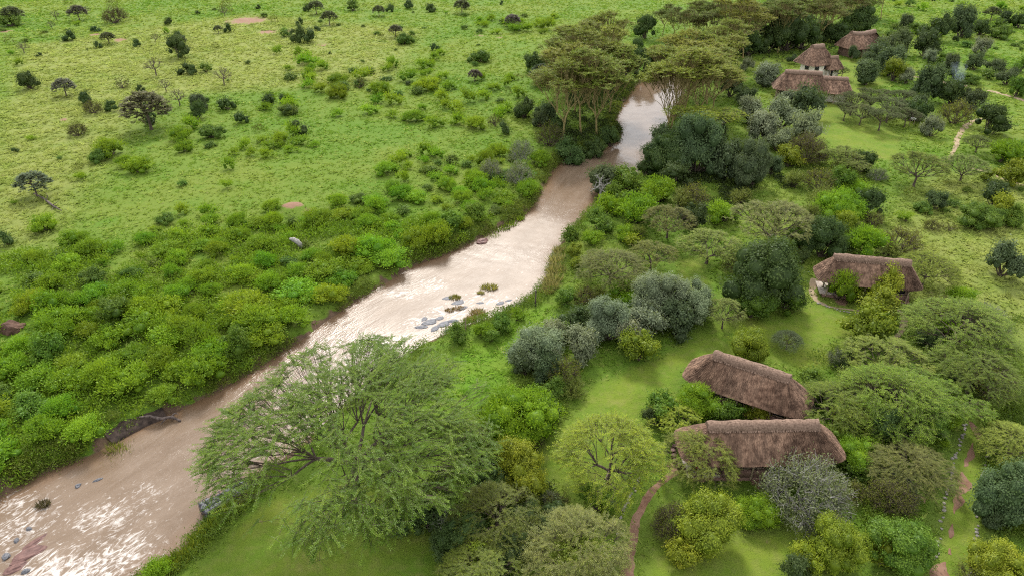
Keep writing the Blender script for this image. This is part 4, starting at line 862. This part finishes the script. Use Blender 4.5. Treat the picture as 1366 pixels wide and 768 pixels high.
# flat-topped thorn trees of middle size
def mid(v): return ('mid', v), (lambda: acacia(90 + v, 5.6, 4.6, 1.7, 420, (5, 20, 80), .8, 3, 12, .17, .17, fork=[.3, .22, .38][v], droop=.35, gap=.25, lw=.36, up=.14, twig_r=.012, plates=[0, 0, 9][v]))
def fine(v): return ('fine', v), (lambda: acacia(120 + v, 5.4, 4.4, 2.4, 800, (6, 28, 130), .95, 2, 16, .13, .16, fork=[.3, .2][v], droop=.4, gap=.2, lw=.36, up=.12, twig_r=.009))
def T(fn, px, py, w, color, label, group=None, hs=1.0, name='acacia_tree', bark=None, ph=4.0, zf=None):
    """crown centre at the photo pixel, crown w pixels wide"""
    k, f = fn; R0 = {'mid': 4.7, 'fine': 4.6, 'umb': 2.25}[k[0]]; zc = {'mid': 4.6, 'fine': 4.0, 'umb': 3.0}[k[0]]
    s = .5 * w * mpp(px, py) / R0; c = at(px, py, zc * s * hs); yy = c.copy(); mf, ms = proto(k, f, None, bark); c[2] = gz(c); j = 1 + (RG.random(3) - .5) * .12
    return emit_tree(name, 'tree', label, group, mf, ms, c, RG.random() * 6.28, (s, s, s * hs), [a * b for a, b in zip(color, j)])
AC, AL, AP = (.1, .13, .02), (.15, .18, .02), (.16, .18, .05)
for px, py, w in ((1140, 128, 46), (1166, 124, 50), (1190, 136, 48), (1152, 146, 40), (1178, 150, 46), (1205, 122, 42), (1212, 148, 38), (1130, 142, 36)):
    T(mid(int(px) % 3), px, py, w, (.095, .12, .04), 'flat-topped thorn tree in the grove near the white notice board', 'flat-topped thorn tree grove', 1.05)
for fn, px, py, w, col, lab, hs in (
    (fine(0), 816, 592, 150, AL, 'pale yellow-green acacia with slim dark trunk on the lawn beside the footpath', 1.1),
    (fine(0), 1240, 352, 84, (.12, .16, .03), 'spreading acacia at the end of the cottage with the curving footpath', .9),
    (fine(1), 1290, 425, 145, (.105, .145, .04), 'wide acacia with pale dead twigs beside the pale field', .75),
    (fine(0), 1305, 486, 120, (.085, .125, .03), 'olive green acacia behind the track, its crown touching the thicket', .8),
    (fine(1), 1358, 582, 92, AP, 'pale green acacia on the outer side of the stone-edged track', .85),
    (fine(0), 663, 680, 130, (.085, .1, .022), 'dark olive acacia between the lawn and the pale round tree', .9),
    (fine(1), 640, 760, 120, (.10, .125, .026), 'low olive acacia at the dark lawn edge', .8),
    (mid(0), 1033, 285, 104, (.13, .145, .075), 'greyish flat-crowned acacia on the slope above the dark bush', .95),
    (mid(1), 947, 322, 84, (.105, .135, .04), 'olive flat-crowned acacia above the lawn glade', .8),
    (mid(0), 1230, 213, 72, (.11, .13, .035), 'thorn tree below the sandy winding path', .95),
    (mid(1), 1290, 213, 60, (.115, .135, .06), 'greyish thorn tree with forked stem beside the sandy path', .9),
    (mid(2), 1130, 208, 66, (.1, .12, .035), 'brownish flat thorn tree in the thicket below the notice board', .8),
    (mid(1), 1117, 90, 32, (.115, .145, .045), 'small pale acacia beside the round hut porch', .9),
    (mid(0), 968, 410, 54, (.115, .14, .05), 'thin acacia with straight dark trunk at the lawn edge', 1.25),
    (mid(2), 945, 150, 86, FC, 'flat yellow-green acacia over the dark riverside bushes', 1.1),
    (mid(0), 1307, 186, 40, (.085, .105, .04), 'small dark thorn tree by the sandy path bend', .9),
    (mid(1), 1185, 470, 110, (.125, .15, .045), 'wide olive acacia growing over the lawn end of the thicket', .7),
    (fine(0), 1120, 535, 120, (.095, .135, .026), 'olive acacia at the end of the askew cottage roof', .8),
    (fine(1), 1200, 520, 150, (.105, .15, .028), 'large olive acacia in the middle of the thicket by the track', .85),
    (mid(2), 1255, 520, 110, (.1, .155, .026), 'bright olive acacia on the track side of the thicket', .8),
    (fine(0), 816, 350, 100, (.095, .105, .036), 'brown-olive thorn tree above the dry reeds on the bank', .75),
    (mid(0), 870, 334, 66, (.1, .105, .034), 'brownish thorn tree next to the lawn glade', .9),
    (mid(1), 893, 287, 70, (.09, .1, .034), 'dark olive thorn tree with fallen pale branch on the slope', .95),
    (fine(1), 1220, 618, 118, (.105, .115, .045), 'thin grey-olive thorn tree between cottage and track', .75),
    (mid(1), 900, 548, 70, AL, 'bright thorn tree squeezed between the two near cottages', .7)):
    T(fn, px, py, w, (1.3 * col[0], 1.36 * col[1], .75 * col[2]), lab, None, hs)
T(fine(0), 1052, 450, 44, (.11, .15, .06), 'thin feathery grey-green sapling standing alone on the mown lawn', None, 1.0)
tree(*fine(1), 930, 634, 'acacia_tree', 'small bright acacia standing before the cottage porch, crown over the thatch', (.17, .21, .025), None, .72, hs=1.05)
# small umbrella trees, bare trees on the savanna
def umb(v): return ('umb', v), (lambda: acacia(140 + v, 3.6, 2.2, 1.5, 230, (4, 14), .5, 3, 7, .28, .12, fork=[.45, .35, .5][v], droop=.2, lw=.45, up=.2, twig_r=.02))
def bare(v): return ('bare', v), (lambda: acacia(160 + v, 3.6, 2.0, 1.6, 60, (4, 14), .6, 2, 2, .16, .12, fork=.3, droop=.0, lw=.4, up=.3, twig_r=.022))
UC = (.085, .105, .045)
for px, py, w, c in ((13, 12, 26, UC), (101, 10, 22, (.11, .1, .08)), (142, 45, 18, UC), (438, 18, 21, UC), (83, 108, 27, (.13, .14, .1)), (190, 131, 55, (.125, .135, .06)), (40, 236, 40, (.105, .13, .075)), (633, 96, 18, (.09, .07, .06)), (684, 22, 20, (.1, .09, .085)),
                     (616, 3, 20, UC), (527, 36, 18, (.11, .11, .07)), (723, 92, 30, (.05, .07, .03)), (290, 36, 12, UC), (236, 50, 20, UC), (1326, 12, 20, UC), (505, 10, 16, UC), (420, 4, 20, UC)):
    T(umb(int(px + py) % 3), px, py, w, c, ('large grey-brown umbrella tree with dark trunk on the savanna' if w > 50 else 'small grey umbrella thorn tree standing on the open savanna'), None if w > 50 else 'umbrella trees on the savanna', 1.0, 'umbrella_tree')
for px, py, h in ((209, 101, 4.4), (300, 115, 4.2), (240, 141, 3.6), (222, 124, 3.0), (33, 72, 3.2), (300, 22, 3), (75, 26, 3), (208, 56, 2.6), (116, 20, 3), (70, 40, 2.6)):
    k, f = bare(int(px) % 2); last = False
    tree(k, f, px, py, 'bare_tree', 'thin feathery grey sapling standing alone on the mown lawn' if last else 'nearly bare dark thorn tree on the open savanna', (.1, .13, .08) if last else (.075, .075, .05), None if last else 'bare thorn trees on the savanna', h / 3.6)
# dead snag on the bank
tree(('snag',), lambda: acacia(171, 4.6, 1.8, 2.4, 26, (3, 9), .9, 2, 1, .05, .2, fork=.4, droop=0, up=.4, twig_r=.03), 801, 264, 'dead_tree', 'bleached dead tree stump with bare branches at the water edge', (.2, .19, .18), bark=PALE)

# ------------------------------------------------------------------ bushes one by one: kind, x, y, width in the photo
CAT = '''
D 1050 46 62|D 985 60 40|D 940 62 40|D 912 66 34|D 1100 44 34|D 1135 34 34|D 1025 52 50|D 1072 50 46|D 1150 30 42|D 1118 46 34|D 1000 62 40|D 960 66 44|S 1183 64 40|S 1170 78 34|S 1198 60 36|S 1186 88 36|S 1160 84 28|D 1238 62 44|S 1158 99 38|Y 1193 98 34|G 1210 104 22|
G 997 88 19|G 1023 100 38|S 1057 81 13|S 1138 74 18|G 1310 65 23|S 1270 88 26|D 1272 100 18|C 1290 104 32|S 1237 116 44|D 1273 128 40|S 1300 133 34|O 1277 152 44|S 1220 142 34|D 1226 150 36|C 1262 120 30|D 1323 165 48|G 1243 170 31|
S 1076 140 50|G 1050 138 34|G 1043 155 46|G 1073 176 52|G 1020 176 46|G 1002 152 40|S 995 128 32|G 1040 190 36|S 975 118 30|D 935 170 44|D 955 185 40|D 915 186 34|S 930 207 74|S 965 222 56|S 1003 228 66|D 890 212 62|S 884 190 40|D 900 236 40|S 1030 222 34|
O 1077 200 62|Y 1055 212 40|O 1130 222 40|D 1150 218 36|O 1093 240 52|L 1060 240 40|M 1120 244 40|B 1146 252 40|L 1100 262 42|B 1120 279 62|D 1157 274 44|O 1168 292 30|L 1085 286 44|P 1172 232 26|
S 806 234 44|M 838 242 46|M 820 256 30|D 862 226 28|B 810 276 40|M 800 297 44|B 853 284 56|M 832 270 36|B 880 258 48|L 910 264 50|D 925 290 50|B 967 284 48|O 925 262 44|L 990 262 40|B 790 318 30|Y 766 334 26|M 762 312 24|L 850 310 34|B 836 312 30|Y 845 322 24|
D 1023 378 112|M 1005 405 66|M 1050 400 52|O 985 352 50|D 1100 325 64|M 1066 318 44|B 1160 325 56|O 1203 318 58|L 1187 330 40|M 1135 322 36|D 1070 345 30|Y 1125 300 36|
Y 1146 390 30|M 1168 396 34|Y 1173 414 56|Y 1157 438 58|M 1180 428 34|P 1118 476 36|D 1128 482 30|Y 1000 463 66|P 1310 425 70|O 1262 415 60|B 1262 438 34|B 1283 395 40|D 1240 450 40|
S 1340 352 54|C 1310 286 62|Y 1335 280 40|M 1352 288 40|D 1330 262 40|Y 1352 232 44|B 1340 202 48|M 1362 204 30|S 1250 268 30|C 1272 268 24|O 1245 298 26|O 1268 300 24|C 1232 276 26|Y 1318 232 22|O 1215 254 20|B 1210 288 22|M 1358 120 30|S 1345 105 26|M 1362 90 24|S 1330 90 26|C 1335 45 30|D 1310 40 26|D 1250 40 44|S 1285 36 36|D 1340 28 24|C 1225 38 28|D 1362 30 24|S 1210 32 22|G 1240 78 20|M 1255 80 18|S 1300 85 24|C 1320 100 24|
G 883 402 78|G 862 428 60|G 922 406 66|S 905 432 52|G 813 428 78|G 840 452 44|G 716 462 72|G 776 464 56|G 740 446 44|S 700 486 40|D 766 430 58|P 752 440 34|Y 853 466 50|O 753 498 60|M 740 518 40|L 765 516 44|G 735 480 40|S 728 492 44|
M 756 396 36|O 780 392 40|B 833 390 40|L 800 390 32|B 815 400 26|M 670 430 34|B 645 440 30|M 655 446 26|B 690 420 24|M 610 447 32|Y 770 352 20|
B 696 552 110|M 720 540 56|B 660 560 56|D 735 556 36|O 712 586 40|L 640 580 60|M 625 600 44|
M 886 545 50|D 872 556 34|B 930 535 70|M 975 548 50|Y 1010 545 44|B 1035 552 30|
Y 690 635 86|D 650 655 60|D 700 700 66|D 570 690 60|D 530 698 52|P 600 700 56|D 620 720 70|D 680 740 66|Y 630 755 60|P 690 730 50|D 740 690 50|O 745 672 44|M 798 668 54|P 736 668 34|D 590 735 50|
P 1077 652 116|B 1135 600 70|M 1110 585 60|B 1160 590 50|D 1180 575 70|Y 940 702 104|O 900 700 66|Y 910 740 56|B 1012 680 66|M 1006 686 40|Y 1120 732 94|Y 1078 748 56|M 1207 730 96|Y 1180 740 50|D 1060 765 50|O 1190 660 70|P 1195 640 50|
B 1266 556 54|M 1235 560 70|Y 1130 560 60|D 1150 545 60|D 1210 560 60|L 1180 500 70|S 1348 672 88|S 1330 690 44|Y 1330 760 80|O 1300 768 50|P 1205 655 44|B 1260 590 20|O 1140 655 44|C 1150 625 50|B 1175 610 40|M 1090 515 60|L 1140 505 60|O 1325 510 60|D 1285 500 40|
Y 100 690 1|'''
for row in CAT.replace('\n', '').split('|'):
    if not row.strip(): continue
    k, a, b, w = row.split()
    if int(w) > 4: bush(k, int(a), int(b), int(w))
T(fine(0), 773, 722, 150, (.15, .18, .04), 'pale yellow-green round acacia crown beside the red-brown footpath', None, .95)
bush('B', 1123, 384, 46, .8, .95, 'round green bush against the veranda of the cottage with the curving footpath')
bush('Y', 1176, 385, 54, .82, 1.0, 'tall yellow-green bush against the front of the cottage with the curving footpath')
# pale dense crown: rounder helper foliage below the spray layer
bush('L', 773, 738, 128, .72, 1.35, 'pale yellow-green round bushy tree beside the red-brown footpath')
SAVP = [("beside the brown termite mound", (14, 440)), ("near the bleached log", (395, 325)), ("by the bare soil hump", (392, 282)), ("near the driftwood log", (205, 556)), ("above the cut muddy bank", (110, 590)), ("on the bank above the rapids", (500, 375)), ("behind the grassy river point", (650, 300)),
    ("near the fallen forked branch", (66, 270)), ("on the bank opposite the broad acacia", (330, 480)), ("near the grey twiggy bushes by the water", (690, 220)), ("around the large umbrella tree", (190, 150)), ("amid the thickest scrub", (170, 440)), ("amid the thickest scrub", (300, 400)), ("by the pale bare soil patches", (345, 35)), ("near the red soil scrapes", (145, 50)), ("beside a small pale umbrella tree", (83, 118)), ("among the far bush clumps", (600, 80)), ("by the thin bare trees", (215, 112)), ("among the dark shrubs of the plain", (365, 145)), ("among the dark shrubs of the plain", (290, 60)), ("on the far plain", (480, 20)), ("on the far plain", (20, 30)), ("below the fever trees", (740, 180)), ("behind the fever trees", (840, 70)), ("near a dark spreading tree", (713, 95))]
SAVW = [(t, at(*p)[:2]) for t, p in SAVP]
def sav_words(p): return min(SAVW, key=lambda q: (q[1][0] - p[0]) ** 2 + (q[1][1] - p[1]) ** 2)[0]
# savanna side, one by one
SAV = "where"
for row in '''D 153 20 34|D 92 48 18|D 57 46 13|D 182 58 12|D 238 66 34|D 238 50 18|D 288 62 14|D 300 12 20|D 366 27 14|D 397 49 26|D 412 51 20|D 38 110 28|D 162 111 22|D 123 143 28|D 113 133 20|D 148 143 18|D 222 135 12|D 265 150 26|S 265 138 24|D 102 172 28|D 20 200 10|D 302 138 24|D 322 158 20|
D 358 133 20|D 377 131 14|D 385 148 18|D 397 172 22|D 345 170 20|D 247 92 20|D 257 94 16|C 273 90 22|D 200 152 16|B 257 165 24|B 240 178 30|B 248 195 26|C 283 175 34|B 148 198 38|B 183 220 36|B 165 216 26|C 130 210 30|D 105 222 14|B 108 235 16|B 303 248 20|D 372 182 18|
D 713 87 32|D 690 103 16|D 678 122 12|D 673 172 20|P 696 205 38|P 693 233 42|P 655 228 34|B 720 213 32|D 700 146 34|S 730 150 34|D 735 182 44|D 760 195 50|D 790 190 40|D 815 180 30|D 745 170 30|S 720 160 26|D 835 92 34|D 860 84 40|D 812 108 30|D 880 80 30|D 850 66 26|D 790 35 24|D 860 40 34|
D 12 55 16|C 14 28 30|D 130 60 10|B 60 298 34|D 8 320 22|B 305 222 20|C 380 45 20|B 397 70 16|B 370 68 14|D 480 110 22|C 455 114 26|D 510 50 14|C 540 52 26|D 400 30 12|D 545 8 14|D 575 12 14|D 410 10 14|D 520 12 12|C 470 8 24|D 300 4 16|D 150 2 16|D 90 2 14|D 620 10 10|C 640 75 30|D 660 160 24'''.replace('\n', '').split('|'):
    k, a, b, w = row.split(); tw = k == 'D' and int(a) % 3 == 0; bush('O' if tw else k, int(a), int(b), int(w), tint=.62 if tw else (1.2 if k == 'D' else 1), where=sav_words)
# bright bushes of the savanna bank: scattered in the world, thicker towards the river
def bush_words(desc, name, c, rad, tn, where):
    size = 'small ' if rad < 1.35 else ('large ' if rad > 1.85 else ''); tone = 'pale ' if tn > 1.08 else ('deep-toned ' if tn < .92 else '')
    q = min(SAVW, key=lambda s: (s[1][0] - c[0]) ** 2 + (s[1][1] - c[1]) ** 2); near = q[0] if math.hypot(q[1][0] - c[0], q[1][1] - c[1]) < 22 else where
    return f'{size}{tone}{desc} {near}', 'bush', f'{name.replace("_", " ")} plants {near}'
def scatter_bushes(poly, spacing, rlo, rhi, nmax, where, thr=0.0, ns=.06, kinds='BBBBC', k0=0, tint=(.85, 1.15)):
    P = poly_px(poly); lo, hi = P.min(0), P.max(0); pts = []; r = np.random.default_rng(k0 + 77); tries = 0
    C = r.random((nmax * 40, 2)) * (hi - lo) + lo; C = C[in_poly(C[:, 0], C[:, 1], P)]; C = C[fbm(C[:, 0], C[:, 1], ns, 3, k0) > thr]; sd, _ = river_sd(C[:, 0], C[:, 1]); C = C[sd > 1.2]; acc = np.zeros((0, 2))
    for mx, my in (at(14, 440)[:2], at(18, 452)[:2], at(400, 284)[:2]): C = C[np.hypot(C[:, 0] - mx, C[:, 1] - my) > 3.2]
    for c in C:
        if len(acc) >= nmax: break
        if len(acc) and ((acc - c) ** 2).sum(1).min() < (spacing * (.7 + .6 * r.random())) ** 2: continue
        acc = np.vstack([acc, c])
    for c in acc:
        k = kinds[int(r.integers(0, len(kinds)))]; shape, col, name, cat, desc, h0 = KINDS[k]; rad = rlo + (rhi - rlo) * r.random() ** 1.3; d = math.hypot(*c); wpx = 2 * rad / (d / F * 1.1)
        mf, ms = bush_meshes(shape, 0 if wpx < 24 else 1, int(r.integers(0, 3))); tn = tint[0] + (tint[1] - tint[0]) * r.random(); hue = r.normal(0, .1)
        obj(name, mf, None, (c[0], c[1], gz(c) - .05), r.random() * 6.28, (rad * (.8 + .5 * r.random()), rad * (.75 + .45 * r.random()), rad * h0 * 1.6 * (.7 + .55 * r.random())), (col[0] * tn * (1 + hue), col[1] * tn, col[2] * tn), *bush_words(desc, name, c, rad, tn, where))
scatter_bushes([(-30, 420), (150, 400), (300, 380), (420, 350), (560, 325), (640, 290), (660, 305), (600, 332), (520, 372), (470, 400), (330, 490), (215, 550), (165, 572), (60, 622), (-30, 670)], 3.05, 1.2, 2.4, 105, 'crowded on the savanna bank of the river', .3, .09, 'BBBBBBBM', 1)
scatter_bushes([(-30, 330), (120, 320), (250, 280), (330, 300), (470, 300), (560, 320), (420, 352), (300, 382), (150, 402), (-30, 422)], 3.6, .8, 1.9, 60, 'where the savanna scrub thins out into grass', .42, .09, 'BBBBBBC', 7)
scatter_bushes([(300, 200), (480, 160), (700, 190), (715, 240), (690, 285), (600, 330), (470, 300), (330, 310), (230, 290)], 3.2, 1.0, 1.9, 75, 'dotted over the savanna slope', .5, .05, 'BBBBC', 2)
scatter_bushes([(420, 60), (560, 30), (740, 10), (745, 110), (700, 150), (620, 180), (480, 160), (330, 150)], 4.0, 1.3, 2.5, 85, 'clumped on the far savanna', .5, .035, 'BBCB', 3)
scatter_bushes([(0, 40), (300, 10), (700, 2), (640, 120), (420, 160), (280, 200), (250, 300), (0, 330)], 9, .5, 1.5, 55, 'thinly scattered on the open savanna', .45, .03, 'CCDB', 4)
scatter_bushes([(960, -2), (1366, -2), (1390, 60), (1366, 80), (1190, 50), (1180, 20)], 6, .8, 2.3, 55, 'in the green field beyond the lodge', .46, .03, 'CCBD', 5)
scatter_bushes([(1190, 250), (1230, 240), (1366, 250), (1366, 420), (1290, 370), (1230, 300)], 4, .4, 1.0, 22, 'low in the pale tall grass', .45, .06, 'CCO', 6)
# riverside clumps: grass islets and reeds
def reed_clump(px, py, w, h, col, label, base=WZ, grp=None):
    c = at(px, py, base); r = .5 * w * mpp(px, py, base); b = MB(); g = np.random.default_rng(int(px)); n = 260; a = g.random(n) * 2 * pi; q = np.sqrt(g.random(n)); P = np.c_[np.cos(a) * q, np.sin(a) * q * .7, np.zeros(n) - .1]
    D = np.c_[np.cos(a) * q * .6, np.sin(a) * q * .6, np.full(n, 1.)] + g.normal(0, .25, (n, 3)); D[:, 2] = np.abs(D[:, 2]); b.leaves(P * r, D, rdir(g, n), h * (.6 + .7 * g.random(n)), r * .09, 0, g.random(n))
    m = MB(); b2 = b.mesh('reeds', [LEAF]); zc = base if base == WZ else gz(c); obj('reed_clump', b2, None, (c[0], c[1], zc), 0, None, col, label, 'reeds', grp)
SG = (.2, .19, .04)
for q in ((652, 384, 20, .5, SG), (641, 391, 9, .3, (.22, .2, .07)), (607, 397, 14, .4, SG), (612, 411, 15, .25, (.2, .14, .07)), (637, 418, 19, .6, (.28, .22, .11)), (627, 426, 14, .5, (.27, .2, .1)), (600, 414, 12, .3, (.2, .14, .07))):
    reed_clump(*q, 'tuft of straw coloured grass growing on the rocks in the rapids', grp='grass islets in the rapids')
reed_clump(58, 674, 16, .45, (.07, .06, .03), 'dark tufted islet in the brown water', WZ)
for q in ((145, 604, 30, 1.1), (163, 590, 26, 1.2), (128, 612, 24, .9), (150, 592, 20, 1.0)): reed_clump(*q, (.17, .19, .035), 'pale green reed clump on the cut bank by the driftwood', -.3, 'reed clumps by the driftwood')
for q in ((744, 352, 20, 1.3), (742, 366, 20, 1.3), (738, 378, 18, 1.2), (749, 338, 16, 1.1), (735, 388, 16, 1.1), (730, 394, 14, .8)): reed_clump(*q, (.24, .22, .09), 'dry straw coloured reeds along the water edge', -.5, 'dry reeds on the bank')
for q in ((690, 290, 18, .7), (680, 297, 20, .7), (668, 303, 22, .7), (655, 312, 20, .7), (646, 318, 16, .6)): reed_clump(*q, (.13, .19, .02), 'light green sedge on the grassy river point', -.6, 'sedge on the river point')
bush('B', 206, 760, 46, .6, 1.1, 'bright green bush at the water edge below the lawn')
for q in ((240, 752, 26), (256, 738, 24), (268, 722, 24), (284, 706, 24), (298, 692, 22), (312, 682, 22), (328, 668, 24), (228, 764, 24)): reed_clump(q[0], q[1], q[2], .8, (.14, .175, .02), 'yellow-green bank grass clump between lawn and water', -.4, 'bank grass below the lawn')

# ------------------------------------------------------------------ undergrowth mass between the bushes
def undergrowth(n, polys, color, name, label, h=(.25, .8), leaf=.16, k0=0, near_bank=False):
    g = np.random.default_rng(k0 + 5); X = []
    for p in polys:
        P = poly_px(p); lo, hi = P.min(0), P.max(0); C = g.random((int(n * 6 / len(polys)), 2)) * (hi - lo) + lo; C = C[in_poly(C[:, 0], C[:, 1], P)]; d = np.hypot(C[:, 0], C[:, 1]); C = C[g.random(len(C)) < np.clip(60 / d, .1, 1) ** .8]; C = C[fbm(C[:, 0], C[:, 1], .3, 3, k0) > .42]; X.append(C[:n // len(polys)])
    C = np.vstack(X); sd, _ = river_sd(C[:, 0], C[:, 1]); ok = sd > .25
    for L, w in PATH_LINES: ok &= line_dist(C[:, 0], C[:, 1], L)[0] > w + .4
    ok &= np.hypot(C[:, 0] - at(392, 282)[0], C[:, 1] - at(392, 282)[1]) > 3
    C = C[ok]; m = len(C); z = ground_z(C[:, 0], C[:, 1]); nl = 9; d = np.hypot(C[:, 0], C[:, 1]); hh = h[0] + (h[1] - h[0]) * fbm(C[:, 0], C[:, 1], .55, 2, k0 + 3) ** 1.2 * 1.3
    P = np.c_[C, z][:, None] + g.normal(0, 1, (m, nl, 3)) * np.array([.3, .3, 0]); P[..., 2] += hh[:, None] * g.random((m, nl)); D = rdir(g, m * nl) + np.array([0, 0, .7]); NN = rdir(g, m * nl) + np.array([0, 0, .8]); tone = np.repeat(fbm(C[:, 0], C[:, 1], .8, 2, k0 + 6), nl)
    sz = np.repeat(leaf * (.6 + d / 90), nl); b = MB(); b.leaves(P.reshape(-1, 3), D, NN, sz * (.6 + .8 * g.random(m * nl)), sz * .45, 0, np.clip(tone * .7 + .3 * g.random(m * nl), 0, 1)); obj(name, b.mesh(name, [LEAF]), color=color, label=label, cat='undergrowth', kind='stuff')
undergrowth(10000, [[(-40, 350), (250, 310), (470, 300), (660, 290), (600, 334), (470, 405), (330, 497), (215, 556), (60, 630), (-40, 690)]], (.125, .2, .014), 'undergrowth', 'low green scrub between the bushes of the savanna bank', (.3, 1.15), .2, k0=1)
undergrowth(8000, [[(545, 470), (640, 428), (716, 395), (760, 330), (810, 270), (900, 250), (1100, 190), (1180, 260), (1130, 330), (1070, 330), (900, 350), (760, 400), (700, 480)], [(620, 560), (700, 510), (760, 540), (720, 600), (640, 620)],
    [(1060, 480), (1200, 430), (1366, 420), (1366, 500), (1290, 560), (1150, 620), (1060, 560)], [(1140, 620), (1250, 560), (1240, 760), (1150, 700)], [(1310, 560), (1380, 520), (1380, 780), (1315, 760)]], (.085, .13, .016), 'undergrowth', 'low leafy undergrowth among the trees of the lodge bank', k0=2)
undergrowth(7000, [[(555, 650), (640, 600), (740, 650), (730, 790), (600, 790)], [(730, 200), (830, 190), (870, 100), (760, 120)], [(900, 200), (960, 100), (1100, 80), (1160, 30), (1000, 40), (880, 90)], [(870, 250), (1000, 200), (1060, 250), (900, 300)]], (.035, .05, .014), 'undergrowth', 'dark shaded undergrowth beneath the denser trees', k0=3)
def fringe(L, side, n, color, label, k0, smax):
    g = np.random.default_rng(k0); T_ = np.gradient(L, axis=0); T_ /= np.linalg.norm(T_, axis=1, keepdims=True); w = 1 / (np.hypot(*L.T) + 10); w[np.hypot(*L.T) > 260] = 0; i = g.choice(len(L), n, p=w / w.sum()); off = .1 + smax * g.random(n) ** 1.4
    C = L[i] + T_[i] * g.normal(0, .6, (n, 1)) + side * np.c_[-T_[i, 1], T_[i, 0]] * off[:, None]; keep = fbm(C[:, 0], C[:, 1], .35, 3, k0) > .4; C = C[keep]; m = len(C); z = ground_z(C[:, 0], C[:, 1]); nl = 10; d = np.hypot(C[:, 0], C[:, 1]); hh = .25 + .9 * fbm(C[:, 0], C[:, 1], .5, 2, k0 + 3) ** 1.5
    P = np.c_[C, z][:, None] + g.normal(0, 1, (m, nl, 3)) * np.array([.25, .25, 0]); P[..., 2] += hh[:, None] * g.random((m, nl)); D = rdir(g, m * nl) * .8 + np.array([0, 0, .5]) - np.repeat(side * np.c_[-T_[i[keep], 1], T_[i[keep], 0], np.zeros(m)], nl, 0) * .5
    sz = np.repeat(.17 * (.7 + d / 110), nl); tone = np.repeat(fbm(C[:, 0], C[:, 1], .8, 2, k0 + 6), nl); b = MB(); b.leaves(P.reshape(-1, 3), D, rdir(g, m * nl) + np.array([0, 0, .8]), sz * (.7 + .9 * g.random(m * nl)), sz * .3, 0, np.clip(tone * .8 + .2 * g.random(m * nl), 0, 1)); obj('bank_vegetation', b.mesh('bank_vegetation', [LEAF]), color=color, label=label, cat='undergrowth', kind='stuff')
fringe(LB, 1, 7000, (.1, .13, .02), 'ragged grass and herbs hanging over the savanna-side water edge', 31, 2.2)
fringe(RB, -1, 6000, (.1, .15, .018), 'ragged grass and herbs along the lodge-side water edge', 32, 2.6)
build_grass(190000, 5)
